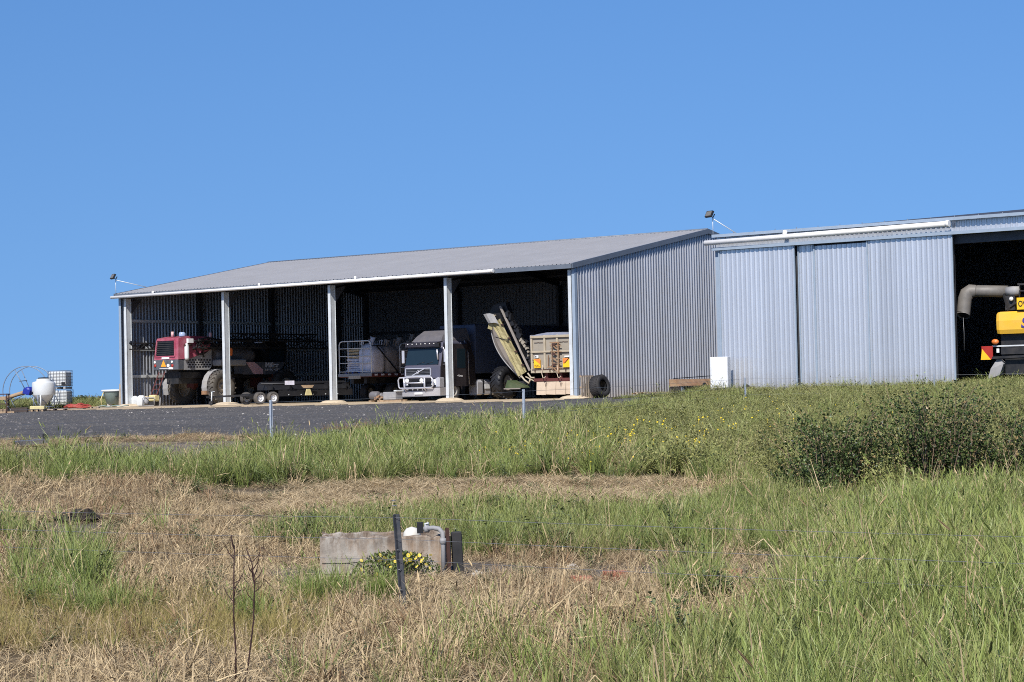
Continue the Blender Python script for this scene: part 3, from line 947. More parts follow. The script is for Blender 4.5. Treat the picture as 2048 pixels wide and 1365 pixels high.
# stacks, beacon, filter, bracketry
MB().tube([(.0, .55, 4.1), (.0, .55, 4.42)], .09, 10).build('exhaust_stack', 'pink_stripe', sp)
MB().lathe([(.2, 0), (.22, .05), (.2, .2), (.16, .25), (0, .26)], 14, Matrix.Translation((.68, .7, 4.12))).build('beacon', 'blue_beacon', sp)
MB().tube([(1.3, 2.4, 4.0), (1.3, 2.4, 4.35)], .09, 10).build('exhaust_stack', 'pink_stripe', sp)
MB().tube([(1.14, .42, 3.55), (1.14, .95, 3.6)], .085, 10).build('exhaust_elbow', 'rust_dark', sp)
MB().lathe([(0, 0), (.13, .0), (.14, .12), (.14, .75), (.1, .9), (.05, .98), (0, .98)], 14, Matrix.Translation((1.18, .55, 2.72))).build('filter_canister', 'white_plastic', sp)
MB().box(1.04, 1.2, .68, 1.1, 3.72, 3.98).build('white_box', 'letter_white', sp)
mb = MB()
mb.tube([(1.12, 1.5, 3.7), (1.16, 1.3, 3.35), (1.16, 1.5, 3.05), (1.16, 1.85, 3.1), (1.16, 2.0, 2.9)], .05, 6)
mb.tube([(1.16, 1.6, 3.45), (1.18, 1.9, 3.3), (1.16, 1.95, 2.95)], .04, 6)
mb.build('hose', 'black', sp)
# chassis and underframe
mb = MB()
for x in (-.55, .55):
    mb.box(x - .12, x + .12, .5, 9.2, 1.62, 1.98)
for y in (1.2, 3.3, 6.3, 8.7):
    mb.box(-.6, .6, y, y + .3, 1.6, 1.95)
mb.box(-.5, .5, .5, 2.6, 1.3, 2.1)
mb.build('chassis', 'black_steel', sp)
for (x, y) in ((-1.5, 2.95), (1.5, 2.95), (-1.5, 8.5), (1.5, 8.5)):
    sx = 1 if x > 0 else -1
    mb = MB().box(min(x - sx * .35, x - sx * .95), max(x - sx * .35, x - sx * .95), y - .18, y + .18, 1.05, 1.95)
    mb.bar((x - sx * .7, y, 1.0), (sx * .4, y, 1.7), .22)
    mb.build('axle_leg', 'red_steel', sp)
wt, wr_ = wheel_meshes(1.03, .46, .52, lugs=22)
for (x, y) in ((-1.7, 2.95), (1.62, 2.95), (-1.6, 8.5), (1.6, 8.5)):
    w = put_wheel('wheel', sp, (x, y, 1.035), wt, wr_, 'rubber_dusty' if y < 5 else 'rubber', 'rim_grey', flip=x < 0)
    # arched mudguard
    arc = []
    for k in range(9):
        a = math.radians(200 - k * 20)
        arc.append((y + math.cos(a) * 1.12, 1.035 + math.sin(a) * 1.12))
    if y < 5:
        ring0 = [(x - .56, a, b) for a, b in arc] ; ring1 = [(x - .14, a, b) for a, b in arc]
        inner0 = [(x - .56, y + (a - y) * .965, 1.035 + (b - 1.035) * .965) for a, b in arc]
        inner1 = [(x - .14, y + (a - y) * .965, 1.035 + (b - 1.035) * .965) for a, b in arc]
        mb = MB().loft([[p, q, r, s_] for p, q, r, s_ in zip(ring0, ring1, inner1, inner0)])
        mb.build('mudguard', 'grey_dusty', sp)
MB().box(1.06, 1.48, 1.82, 2.0, .62, .85).build('mud_flap', 'rust', sp)
# ladder
mb = MB()
L0, L1 = Vector((-.55, -.05, 2.05)), Vector((-1.1, -.45, .25))
for dx in (0, .5):
    mb.bar(L0 + Vector((dx, 0, 0)), L1 + Vector((dx, 0, 0)), .08, .05)
for k in range(6):
    a = L0.lerp(L1, (k + .5) / 6)
    mb.bar(a, a + Vector((.5, 0, 0)), .09, .04)
mb.build('ladder', 'red_steel', sp)
# rear deck, tank, side panels
MB().bevbox(.9, 1.6, 2.9, 5.2, 2.34, 2.72, .06).build('deck_cover', 'grey_dusty', sp)
MB().box(-1.6, -1.0, 2.9, 5.2, 2.34, 2.72).build('deck_cover', 'grey_dusty', sp)
tk = []
for (y, k) in ((3.2, .93), (3.5, 1.0), (6.3, 1.0), (6.6, .93)):
    tk.append([(1.1 * k * math.cos(a), y, 2.95 + .72 * k * math.sin(a)) for a in [2 * math.pi * i / 20 for i in range(20)]])
MB().loft(tk, smooth=True).build('spray_tank', 'tank_grey', sp)
pn = MB().prism([(5.15, 2.55), (8.9, 2.55), (8.3, 1.8), (5.15, 1.8)], 'x', 1.28, 1.36).build('brand_panel', 'slate', sp)
MB().prism([(5.35, 2.56), (6.1, 2.56), (6.85, 2.1), (6.85, 1.82), (6.05, 1.82)], 'x', 1.362, 1.38).build('stripe', 'pink_stripe', pn)
text('lettering', 'Miller', .42, 'letter_grey', pn, (1.37, 7.08, 2.24), (math.pi / 2, 0, math.pi / 2), sx=1.22, off=.012)
text('lettering', 'NITRO 4275', .19, 'letter_grey', pn, (1.37, 7.05, 2.02), (math.pi / 2, 0, math.pi / 2), sx=1.3)
MB().box(1.3, 1.36, 4.4, 5.12, 1.85, 2.3).build('side_step', 'slate', sp)
# cab in the dark
cab = MB().loft([[(-.9, 7.6, 2.0), (.9, 7.6, 2.0), (.9, 9.3, 2.0), (-.9, 9.3, 2.0)], [(-.95, 7.6, 3.5), (.95, 7.6, 3.5), (.95, 9.5, 3.5), (-.95, 9.5, 3.5)], [(-.8, 7.7, 3.9), (.8, 7.7, 3.9), (.8, 9.4, 3.9), (-.8, 9.4, 3.9)]]).build('cab', 'black', sp)
MB().box(.955, .965, 7.9, 9.2, 2.4, 3.45).build('cab_window', 'glass_dark', cab)
# folded boom trusses
def truss(x, y0, y1, z, h, w):
    mb = MB()
    for dz in (0, h):
        for dx in (-w / 2, w / 2):
            mb.bar((x + dx, y0, z + dz), (x + dx, y1, z + dz), .07)
    n = int((y1 - y0) / .55)
    for k in range(n):
        a, b = y0 + (y1 - y0) * k / n, y0 + (y1 - y0) * (k + 1) / n
        for dx in (-w / 2, w / 2):
            mb.bar((x + dx, a, z if k % 2 else z + h), (x + dx, b, z + h if k % 2 else z), .045)
    return mb
truss(1.55, 1.0, 12.6, 3.42, .42, .3).build('boom', 'black_steel', sp)
truss(1.3, 4.0, 11.8, 3.95, .35, .3).build('boom', 'black_steel', sp)
truss(-1.75, -1.15, 11.5, 3.42, .36, .3).build('boom', 'black_steel', sp)
mb = MB()
for k in range(26):
    y = 1.05 + RNG.random() * 2.4
    mb.cbox((1.5 + RNG.normal() * .15, y, 3.68 + RNG.normal() * .14), tuple(.07 + RNG.random(3) * .16), Matrix.Rotation(RNG.random() * 3, 3, 'X'))
for k in range(18):
    mb.cbox((-1.75 + RNG.normal() * .12, -1.1 + RNG.random() * 1.2, 3.6 + RNG.normal() * .14), tuple(.06 + RNG.random(3) * .15), Matrix.Rotation(RNG.random() * 3, 3, 'X'))
mb.tube([(1.6, 1.1, 3.9), (1.6, 1.9, 4.02), (1.6, 2.8, 3.9), (1.6, 4.2, 3.92), (1.6, 5.5, 3.86)], .05, 6)
mb.tube([(1.62, 1.1, 3.5), (1.65, 1.6, 3.3), (1.62, 2.6, 3.42), (1.62, 4.6, 3.38)], .04, 6)
mb.build('boom_fittings', 'black', sp)['kind'] = 'stuff'
MB().tube([(1.58, 2.9, 3.95), (1.58, 5.9, 3.86)], .05, 8).build('boom_hose', 'grey_dusty', sp)
MB().bevbox(1.72, 1.86, 3.35, 3.75, 2.95, 3.42, .05).build('marker', 'amber_lens', sp)
MB().box(1.6, 1.9, 5.9, 6.3, 3.72, 3.78).build('reflector', 'blue_beacon', sp)

# ------------------------------------------------------------------ long black trailer with white-rimmed wheels
TD = Vector((.8, .6, 0))
tn = site(-19.6, -1.75)
tro = tn + Vector((-.6, .8, 0)) * .62
tr = thing('header_trailer', 'long low black trailer with white-rimmed tandem wheels reaching into the second bay', 'trailer', (tro.x, tro.y, gz(tro.x, tro.y) + .02), math.atan2(TD.y, TD.x))
w1, w2 = wheel_meshes(.345, .25, .2, style='spoke')
for (x, y) in ((-.42, -.75), (.4, -.75), (-.42, .75), (.4, .75)):
    wmt = put_wheel('wheel', tr, (x, y, .345), w1, w2, 'rubber_dusty', 'rim_white')
    wmt.rotation_euler = (0, 0, -math.pi / 2 if y < 0 else math.pi / 2)
mb = MB()
for y in (-.38, .38):
    mb.bar((-.9, y, .52), (5.6, y, .52), .1, .16)
for x in (-.8, 0, 1.5, 3, 4.5, 5.5):
    mb.bar((x, -.38, .52), (x, .38, .52), .08, .12)
for x in (-.42, .4):
    mb.bar((x, -.75, .345), (x, .75, .345), .09)
    for y in (-.6, .6):
        mb.bar((x - .3, y, .42), (x + .3, y, .42), .06)
mb.build('frame', 'black_steel', tr)
mb = MB().bar((-.9, -.38, .52), (-2.7, 0, .48), .09, .1)
mb.bar((-.9, .38, .52), (-2.7, 0, .48), .09, .1)
mb.bar((-2.6, 0, .48), (-3.3, 0, .46), .1, .1)
mb.build('drawbar', 'black_steel', tr)
mb = MB().tube([(-3.05, -.14, .75), (-3.1, -.16, .1)], .035, 8)
mb.tube([(-3.07, -.14, .74), (-2.95, -.3, .76)], .015, 5)
jk = mb.build('jockey_leg', 'galv', tr)
MB().lathe([(.03, -.05), (.12, -.045), (.13, 0), (.12, .045), (.03, .05)], 14, axis_mtx((-3.12, -.16, .13), 'y')).build('jockey_wheel', 'rubber', jk)
mb = MB().box(.9, 5.7, -.62, -.52, .42, .75)
mb.box(.9, 5.7, .52, .62, .42, .75)
mb.bar((.9, -.57, .8), (5.7, -.57, .8), .04)
mb.build('side_rail', 'black', tr)
for k in range(5):
    MB().lathe([(.03, 0), (.03, .03), (0, .035)], 6, axis_mtx((1.5 + .8 * k, -.62, .5), 'y'), smooth=False).build('bolt', 'galv', tr)

hd = thing('harvester_front', 'dark harvester cutting front with a white tag resting on the long black trailer', 'harvester front', (tro.x, tro.y, gz(tro.x, tro.y) + .02), math.atan2(TD.y, TD.x))
MB().prism([(-.55, .78), (.6, .78), (.6, 1.05), (.4, 1.2), (.1, 1.25), (-.45, 1.0)], 'x', .2, 5.6).build('body', 'black', hd)
MB().tube([(-.1, -.3, 1.12), (5.7, -.3, 1.12)], .05, 10).build('reel_tube', 'black', hd)
for k in range(5):
    MB().box(.4 + k * 1.2, .46 + k * 1.2, -.7, .5, .8, 1.12).build('divider', 'black', hd)
MB().box(1.15, 1.75, -.84, -.82, 1.05, 1.28).build('tag', 'bag_white', hd)
mb = MB().prism([(2.15, 1.02), (3.0, 1.02), (2.86, .86), (2.3, .86)], 'y', -.9, -.84)
mb.build('lid', 'wood', hd)
MB().prism([(2.4, .45), (2.85, .45), (2.72, .8), (2.5, .8)], 'y', -.92, -.86).build('hopper_cone', 'pale_yellow', hd)

# ------------------------------------------------------------------ flat-bed trailer stacked with bulk bags
fb = thing('flatbed_trailer', 'flat-bed trailer with white pipe gates carrying bulk bags in the third bay', 'trailer', site(-19.0, 5.2, .02), -TH)
MB().bevbox(-1.25, 1.25, 0, 12.0, 1.42, 1.62, .02).build('deck', 'red_steel', fb)
MB().box(-1.27, 1.27, -.05, -.002, 1.46, 1.64).build('rear_bar', 'grey_dusty', fb)
MB().box(-.45, .45, -.09, -.055, 1.33, 1.52).build('light_plate', 'beige_rubber', fb)
mb = MB()
for x in (-.5, .5): mb.box(x - .1, x + .1, .3, 11.6, 1.05, 1.42)
mb.build('chassis', 'black_steel', fb)
w1, w2 = wheel_meshes(.5, .5, .29)
for y in (2.2, 3.5, 4.8):
    for x in (-.95, .95):
        put_wheel('wheel', fb, (x, y, .5), w1, w2, 'rubber', 'rim_grey', flip=x < 0)
def gate(x0, x1, y0, y1, z0, z1, rails, posts, nm='gate'):
    mb = MB()
    P = lambda t, z: (x0 + (x1 - x0) * t, y0 + (y1 - y0) * t, z)
    r = .22
    L = math.hypot(x1 - x0, y1 - y0)
    k = r / L
    mb.tube([P(0, z0), P(0, z1 - r), P(k * .3, z1 - r * .3), P(k, z1), P(1 - k, z1), P(1 - k * .3, z1 - r * .3), P(1, z1 - r), P(1, z0)], .035, 8)
    for t in posts: mb.tube([P(t, z0), P(t, z1)], .03, 6)
    for z in rails: mb.tube([P(0, z), P(1, z)], .026, 6)
    return mb.build(nm, 'white_paint', fb)
gate(-1.22, 1.22, .02, .02, 1.62, 3.52, (1.75, 2.25, 2.65, 3.1), (.28, .72))
gate(1.22, 1.22, 2.6, 5.2, 1.62, 3.35, (1.95, 2.45, 2.95), (.33, .66))
mb = MB().bar((1.25, .0, 3.25), (1.25, 1.4, 3.2), .05); mb.bar((1.25, .5, 3.2), (1.27, 2.4, 1.65), .05)
mb.build('tie_strap', 'black', fb)
mb = MB()
for k in range(9):
    mb.box(1.255, 1.275, .25 + k * .6, .5 + k * .6, 1.5, 1.6)
mb.build('side_marker', 'bag_white', fb)['kind'] = 'stuff'

def lump_box(w, d, h, seed, puff=.05, dome=.12):
    """soft sack: rounded subdivided box with sagging noise"""
    r = np.random.default_rng(seed)
    n = 7
    rings = []
    for i in range(9):
        t = i / 8
        ring = []
        bulge = 1 + puff * math.sin(math.pi * t)
        shr = 1 - dome * max(0, (t - .74) / .26) ** 1.6 - .06 * max(0, .1 - t) / .1
        for k in range(28):
            a = 2 * math.pi * k / 28
            c, s = math.cos(a), math.sin(a)
            m = max(abs(c), abs(s)) ** .82
            x, y = c / m * w / 2 * bulge * shr, s / m * d / 2 * bulge * shr
            fold = 1 + .018 * math.sin(k * 2.7 + seed) + r.normal() * .008
            ring.append((x * fold, y * fold, h * t + r.normal() * .008))
        rings.append(ring)
    return MB().loft(rings, smooth=True)
def bulk_bag(label, loc, dims, m, seed, loops=True):
    o = thing('bulk_bag', label, 'bulk bag', loc, -TH + RNG.normal() * .04, 'bulk bags on the flat-bed trailer')
    w, d, h = dims
    lump_box(w, d, h, seed, .07, .5).build('bag', m, o)
    if loops:
        for sx in (-1, 1):
            for sy in (-1, 1):
                x, y = sx * w * .38, sy * d * .38
                t = .12 + .2 * RNG.random()
                MB().tube([(x, y, h * .95), (x + .02, y + .03, h + t), (x - sx * .14, y + .02, h + t * .9), (x - sx * .2, y, h * .97)], .028, 5).build('lifting_loop', m, o)
        MB().lathe([(.3, -.02), (.16, .1), (.09, .2), (.2, .34 + .14 * RNG.random()), (.06, .24)], 10, Matrix.Translation((.05, 0, h * .97)) @ Matrix.Rotation(.25, 4, 'Y')).build('neck', m, o)
    return o
def on_fb(x, y, z): return site(-19.0 + x, 5.2 + y, z)
bulk_bag('clean pale bulk bag standing next to the stack of folded bags', on_fb(.62, .75, 1.64), (1.1, 1.15, 1.75), 'bag_white', 4)
bulk_bag('grey-brown bulk bag directly behind the clean pale one', on_fb(.62, 2.05, 1.64), (1.1, 1.1, 1.7), 'bag_brown', 5)
bulk_bag('dirty brown bulk bag third in the row along the deck', on_fb(.6, 3.2, 1.64), (1.1, 1.1, 1.75), 'bag_brown', 6)
bulk_bag('grey-brown bulk bag fourth in the row, with a tall twisted neck', on_fb(.6, 4.4, 1.64), (1.12, 1.1, 1.95), 'bag_brown', 8)
bulk_bag('dark brown bulk bag at the far end beside the truck cab', on_fb(.55, 5.6, 1.64), (1.12, 1.1, 1.9), 'bag_brown', 9)
bulk_bag('brown bulk bag half hidden behind the folded stack', on_fb(-.6, 2.0, 1.64), (1.1, 1.1, 1.65), 'bag_brown', 10)
pal = thing('blue_pallet', 'blue pallet under the stack of folded bags on the trailer deck', 'pallet', on_fb(-.42, .78, 1.63), -TH)
for k in range(6):
    MB().box(-.56, .56, -.55 + k * .19, -.41 + k * .19, .11, .135).build('board', 'pallet_blue', pal)
for x in (-.5, 0, .5):
    MB().box(x - .05, x + .05, -.55, .55, .0, .108).build('bearer', 'pallet_blue', pal)
z = 1.77
for k in range(8):
    hgt = .13 + .05 * RNG.random()
    o = lump_box(1.05 + RNG.normal() * .04, 1.0, hgt, 20 + k, .06).build('folded_bag', 'bag_white' if k < 5 else 'bag_tan')
    o.location = on_fb(-.42 + RNG.normal() * .03, .78, z); o.rotation_euler = (RNG.normal() * .03, RNG.normal() * .03, -TH + RNG.normal() * .05)
    z += hgt * (1.0 if k < 5 else 1.35)
    tag(o, ['pale folded bulk bag at the bottom of the stack on the blue pallet', 'pale folded bag second from the bottom of the stack', 'pale folded bag third from the bottom of the stack',
            'pale folded bag fourth from the bottom of the stack', 'topmost pale folded bag, just under the tan ones', 'tan folded bag lying directly on the pale ones',
            'middle tan folded bag of the three crumpled on top', 'tan folded bag at the very top of the stack'][k], 'folded bag', 'folded bags stacked on the blue pallet')

# ------------------------------------------------------------------ prime mover
tk = thing('semi_truck', 'dark purple-grey cab-over truck with silver bull bar facing out of the third bay', 'truck', site(-10.75, 1.0, .02), -TH)
cabp = MB()
def rr(y, z, hw, r=.12, x0=0):
    return [(-hw + r, y, z), (hw - r, y, z), (hw, y + r, z), (hw, y + 2.6, z), (-hw, y + 2.6, z), (-hw, y + r, z)]
cabp.loft([rr(.02, .75, 1.22), rr(.0, 1.25, 1.24), rr(.0, 1.85, 1.24, .16), rr(.12, 1.95, 1.22, .16), rr(.34, 2.86, 1.16, .16), rr(.38, 3.12, 1.14, .2), rr(.75, 3.28, 1.0, .3)])
cabp = cabp.build('cab', 'truck_paint', tk)
MB().loft([[(-1.12, .14, 1.95), (1.12, .14, 1.95), (1.06, .345, 2.86), (-1.06, .345, 2.86)], [(-1.12, .09, 1.95), (1.12, .09, 1.95), (1.06, .30, 2.86), (-1.06, .30, 2.86)]]).build('windscreen', 'glass_dark', cabp)
for s_ in (-1, 1):
    MB().tube([(s_ * .3, .09, 1.98), (s_ * .3 + .5, .11, 2.1)], .012, 5).build('wiper', 'black', cabp)
MB().loft([[(-1.12, .08, 2.92), (1.12, .08, 2.92), (1.12, .36, 2.96), (-1.12, .36, 2.96)], [(-1.1, .1, 3.16), (1.1, .1, 3.16), (1.1, .42, 3.16), (-1.1, .42, 3.16)]]).build('sun_visor', 'truck_dark', cabp)
for k in range(7):
    MB().lathe([(.03, 0), (.025, .03), (0, .035)], 8, axis_mtx((-.9 + k * .3, .08, 3.07), 'y')).build('marker_lamp', 'headlight', cabp)
dfl = MB().loft([[(-1.02, .55, 3.2), (1.02, .55, 3.2), (1.08, 3.0, 3.2), (-1.08, 3.0, 3.2)], [(-.9, .85, 3.5), (.9, .85, 3.5), (1.04, 3.0, 3.5), (-1.04, 3.0, 3.5)], [(-.74, 1.35, 3.82), (.74, 1.35, 3.82), (.92, 2.9, 3.95), (-.92, 2.9, 3.95)]])
dfl.build('roof_deflector', 'truck_roof', cabp)
# upper grille with diagonal bar and round emblem
gr = MB().box(-1.0, .72, -.02, .012, 1.36, 1.76).build('grille', 'black', cabp)
mb = MB()
for (a, b) in (((-1.0, 1.36), (.72, 1.36)), ((.72, 1.36), (.72, 1.76)), ((.72, 1.76), (-1.0, 1.76)), ((-1.0, 1.76), (-1.0, 1.36))):
    mb.bar((a[0], -.035, a[1]), (b[0], -.035, b[1]), .05)
mb.bar((-.55, -.04, 1.38), (.3, -.04, 1.74), .05)
mb.build('grille_frame', 'chrome', gr)
for k in range(4):
    MB().box(-.96, .68, -.032, -.022, 1.42 + k * .085, 1.445 + k * .085).build('grille_slat', 'slate', gr)
mb = MB().tube([(math.cos(a) * .075 - .13, -.07, 1.56 + math.sin(a) * .075) for a in [k * math.pi / 8 for k in range(16)]], .016, 6, closed=True)
mb.bar((-.08, -.07, 1.62), (-.03, -.07, 1.68), .02)
mb.build('emblem', 'chrome', gr)
MB().box(-.98, .98, -.022, .0, .78, 1.22).build('lower_grille', 'black', cabp)
bmp = MB().loft([[(-1.24, -.02, .26), (-1.2, -.12, .26), (1.1, -.12, .26), (1.27, .06, .26), (1.27, .7, .3), (-1.24, .7, .3)], [(-1.26, -.04, .7), (-1.2, -.17, .7), (1.1, -.17, .7), (1.3, .03, .7), (1.3, .7, .74), (-1.26, .7, .74)]]).build('bumper', 'chrome', tk)
for k in range(4):
    MB().box(-.72 + k * .34, -.48 + k * .34, -.182, -.150, .56, .65).build('bumper_slot', 'black', bmp)
MB().box(-.3, .25, -.185, -.165, .36, .47).build('number_plate', 'letter_white', bmp)
MB().bevbox(1.0, 1.29, -.02, .45, .72, 1.25, .05).build('corner_panel', 'chrome', tk)
for s_ in (-1, 1):
    MB().box(.78 if s_ > 0 else -1.1, 1.06 if s_ > 0 else -.84, -.05, -.015, .85, 1.15).build('headlight', 'headlight', tk)
mb = MB()
lp = [(-1.28, -.3, .78), (-1.3, -.32, 1.15), (-1.2, -.33, 1.27), (0, -.33, 1.30), (.98, -.33, 1.27), (1.08, -.32, 1.15), (1.08, -.3, .82), (.98, -.3, .72), (0, -.3, .7), (-1.2, -.3, .7)]
mb.tube(lp, .045, 8, closed=True)
mb.tube([(-.9, -.33, 1.27), (-.88, -.31, .68), (-.88, -.16, .55)], .05, 8)
mb.tube([(.52, -.33, 1.28), (.5, -.31, .68), (.5, -.16, .55)], .05, 8)
mb.tube([(-.88, -.32, .98), (.5, -.32, .98)], .04, 8)
mb.build('bull_bar', 'chrome', tk)
for x in (-.68, .32):
    MB().lathe([(.02, .1), (.1, .08), (.125, .0), (.115, -.02), (0, -.03)], 16, axis_mtx((x, -.34, 1.1), 'y') @ Matrix.Rotation(math.pi, 4, 'X')).build('driving_lamp', 'headlight', tk)
# side details (right)
MB().prism([(.2, .78), (2.58, .78), (2.58, 3.05), (.5, 3.05), (.22, 1.95)], 'x', 1.236, 1.2405).build('door', 'truck_dark', cabp)  # thin panel over the cab side, its shade put in as darker colour
MB().box(1.243, 1.25, .45, 1.15, 1.95, 2.75).build('door_window', 'glass_dark', cabp)
MB().box(1.243, 1.252, 1.62, 2.35, 1.75, 2.8).build('sleeper_window', 'glass_dark', cabp)
MB().box(1.2408, 1.25, 1.42, 1.44, .8, 2.85).build('door_seam', 'black', cabp)
text('lettering', '\u2022 Cresta', .15, 'letter_white', cabp, (1.256, 1.62, 1.28), (math.pi / 2, 0, math.pi / 2), sx=.9)
MB().loft([[(1.0, 2.62, .8), (1.22, 2.62, .8), (1.22, 3.3, .8), (1.0, 3.3, .8)], [(1.0, 2.62, 2.6), (1.2, 2.62, 2.6), (1.2, 3.25, 2.3), (1.0, 3.25, 2.3)], [(1.0, 2.62, 3.3), (1.15, 2.62, 3.3), (1.15, 2.9, 3.1), (1.0, 2.9, 3.1)]]).build('side_fairing', 'truck_dark', tk)
MB().tube([(1.24, 2.66, .85), (1.2, 2.66, 2.6), (1.1, 2.5, 3.25)], .018, 6).build('fairing_edge', 'chrome', tk)
MB().prism([(2.05, 3.15), (2.45, 2.9), (2.1, 2.88)], 'x', 1.16, 1.2).build('air_intake', 'chrome', tk)
mb = MB().tube([(1.2, .3, 2.9), (1.42, .25, 2.85), (1.5, .3, 2.4), (1.42, .35, 1.95), (1.24, .4, 1.95)], .022, 6)
mb.build('mirror_arm', 'chrome', tk)
MB().bevbox(1.36, 1.56, .28, .36, 2.05, 2.75, .03).build('mirror', 'chrome', tk)
MB().bevbox(-1.54, -1.36, .28, .36, 2.05, 2.75, .03).build('mirror', 'chrome', tk)
MB().bevbox(.98, 1.26, .0, .2, 2.86, 3.1, .04).build('spot_mirror', 'black', tk)
MB().tube([(1.1, .08, 2.75), (1.1, .14, 2.2)], .045, 8).build('pillar_trim', 'chrome', tk)
mb = MB()
for x in (-.42, .42): mb.box(x - .05, x + .05, 1.0, 7.2, .75, 1.0)
for y in (1.4, 3.4, 5.2, 6.8): mb.box(-.42, .42, y, y + .12, .78, .98)
mb.build('chassis', 'black_steel', tk)
w1, w2 = wheel_meshes(.51, .32, .29)
for x in (-1.05, 1.05):
    put_wheel('wheel', tk, (x, 1.4, .51), w1, w2, 'rubber', 'rim_grey', flip=x < 0)
for y in (5.5, 6.8):
    for x in (-1.0, 1.0):
        put_wheel('wheel', tk, (x, y, .51), w1, w2, 'rubber', 'rim_grey', flip=x < 0)
mb = MB()
arc = [(1.4 + math.cos(a) * .66, .51 + math.sin(a) * .66) for a in [math.radians(10 + 20 * k) for k in range(9)]]
mb.loft([[(.9, y, z), (1.25, y, z), (1.25, 1.4 + (y - 1.4) * .94, .51 + (z - .51) * .94), (.9, 1.4 + (y - 1.4) * .94, .51 + (z - .51) * .94)] for y, z in arc])
mb.build('wheel_arch', 'truck_dark', tk)
ft = MB().loft([[(1.28, y, .32), (1.3, y, .95), (1.15, y, 1.1), (.75, y, 1.1), (.7, y, .95), (.7, y, .32), (.78, y, .25), (1.2, y, .25)] for y in (3.35, 5.0)]).build('fuel_tank', 'chrome', tk)
for y in (3.8, 4.5):
    MB().box(.68, 1.32, y, y + .1, .24, 1.13).build('tank_strap', 'black', ft)
MB().box(1.3, 1.33, 3.98, 4.4, .6, .85).build('tank_step', 'white_paint', ft)
MB().bevbox(.85, 1.28, 5.02, 5.4, .35, .8, .05).build('air_tank', 'chrome', tk)
# curtain-sided semi trailer coupled behind it
ct = thing('box_trailer', 'dark blue curtain-sided semi trailer in the shade behind the truck cab', 'trailer', site(-11.0, 4.6, .02), -TH)
MB().bevbox(-1.25, 1.25, 0, 12.5, 1.45, 4.15, .04).build('box', 'blue_tarp', ct)
mb = MB()
for x in (-.5, .5): mb.box(x - .1, x + .1, .3, 12.2, 1.1, 1.44)
mb.build('chassis', 'black_steel', ct)
for y in (9.2, 10.4, 11.6):
    for x in (-1.0, 1.0): put_wheel('wheel', ct, (x, y, .51), w1, w2, 'rubber', 'rim_grey', flip=x < 0)
for x in (-.6, .6): MB().box(x - .08, x + .08, 2.9, 3.1, .1, 1.1).build('landing_leg', 'black_steel', ct)
# ------------------------------------------------------------------ folded conveyor with tractor wheel
cv = thing('field_conveyor', 'tall tan conveyor chute tilted up in the fourth bay beside a lugged tractor wheel', 'conveyor', site(-6.2, 1.1, .02), -TH)
ad, bd = Vector((.432, .13, -.892)).normalized(), Vector((.903, 0, .432)).normalized()
cd = ad.cross(bd).normalized()
if cd.y > 0: cd = -cd            # towards the yard
A0 = Vector((0.0, .35, 4.62))
def Pc(a, b, c): return A0 + ad * a + bd * b + cd * c
NA = 16
fl = []
for i in range(NA + 1):
    a = .55 + 3.15 * i / NA
    w0 = -.28 + .02 * math.sin(i * 1.9)
    ring = []
    for j, (b, c) in enumerate([(-.28, .10), (-.20, .03), (-.13, .07), (-.07, .07), (0, .02), (.12, .03), (.2, .07), (.26, .03), (.34, .12)]):
        ring.append(Pc(a, b + .012 * math.sin(i * 2.1 + j), c + .018 * math.sin(i * 1.3 + j * 2)))
    fl.append(ring)
MB().loft(fl, cap=False, closed=False).build('belt_cover', 'khaki', cv)
def side_w(t): return .50 * math.sin(math.pi * min(1, max(0, t)) ** .85) + .03
lft = []
for i in range(NA + 1):
    t = i / NA
    a = .35 + 3.45 * t
    w = side_w(t)
    lft.append([Pc(a, -.28, .10), Pc(a, -.28 - w * .5, .06), Pc(a, -.28 - w, -.10), Pc(a, -.28 - w, -.2), Pc(a, -.28, -.2)])
MB().loft(lft).build('side_panel', 'grey_brown', cv)
MB().tube([Pc(.3 + 3.5 * i / NA, -.30 - side_w(i / NA), -.08) for i in range(NA + 1)], .03, 6).build('edge_rail', 'grey_dusty', cv)
MB().loft([[Pc(a, .34, -.18), Pc(a, .62, -.18), Pc(a, .62, .1), Pc(a, .34, -.1)] for a in (.1, 1.4, 2.6, 3.6)]).build('channel', 'black', cv)
MB().bar(Pc(.0, .66, .06), Pc(3.75, .5, .06), .09, .12).build('edge_rail', 'grey_brown', cv)
for k in range(4):
    a = .9 + k * .8
    MB().cbox(Pc(a, .3, .12), (.16, .05, .07)).build('clip', 'rust_dark', cv)
mb = MB()
mb.tube([Pc(1.25, -.45, .08), Pc(1.75, .12, .1)], .02, 5); mb.cbox(Pc(1.75, .16, .11), (.16, .05, .06))
mb.build('strap', 'black', cv)
# hooded head
hdp = []
for i in range(7):
    a = -.05 + .14 * i
    k = 1 - .1 * (i / 6)
    hdp.append([Pc(a, -.52 * k, .0), Pc(a - .05, -.40 * k, .22), Pc(a + .02, -.18, .30), Pc(a + .1, .0, .26), Pc(a + .25, .12, .12)])
MB().loft(hdp[:5], cap=False, closed=False).build('hood', 'grey_dusty', cv)
MB().tube([Pc(-.02 + .05 * i, -.5 + .11 * i, .26 * math.sin(i * .5)) for i in range(7)], .035, 6).build('hood_lip', 'tan_paint', cv)
MB().cbox(Pc(.62, -.42, .05), (.28, .1, .34), Matrix.Rotation(.3, 3, 'Y')).build('hinge_plate', 'khaki', cv)
MB().loft([[Pc(-.1, -.2, -.1), Pc(-.3, .2, -.1), Pc(-.05, .95, -.1), Pc(.7, .8, -.1), Pc(.75, -.3, -.1)], [Pc(-.1, -.2, -.5), Pc(-.3, .2, -.5), Pc(-.05, .95, -.5), Pc(.7, .8, -.5), Pc(.75, -.3, -.5)]]).build('head_box', 'black', cv)
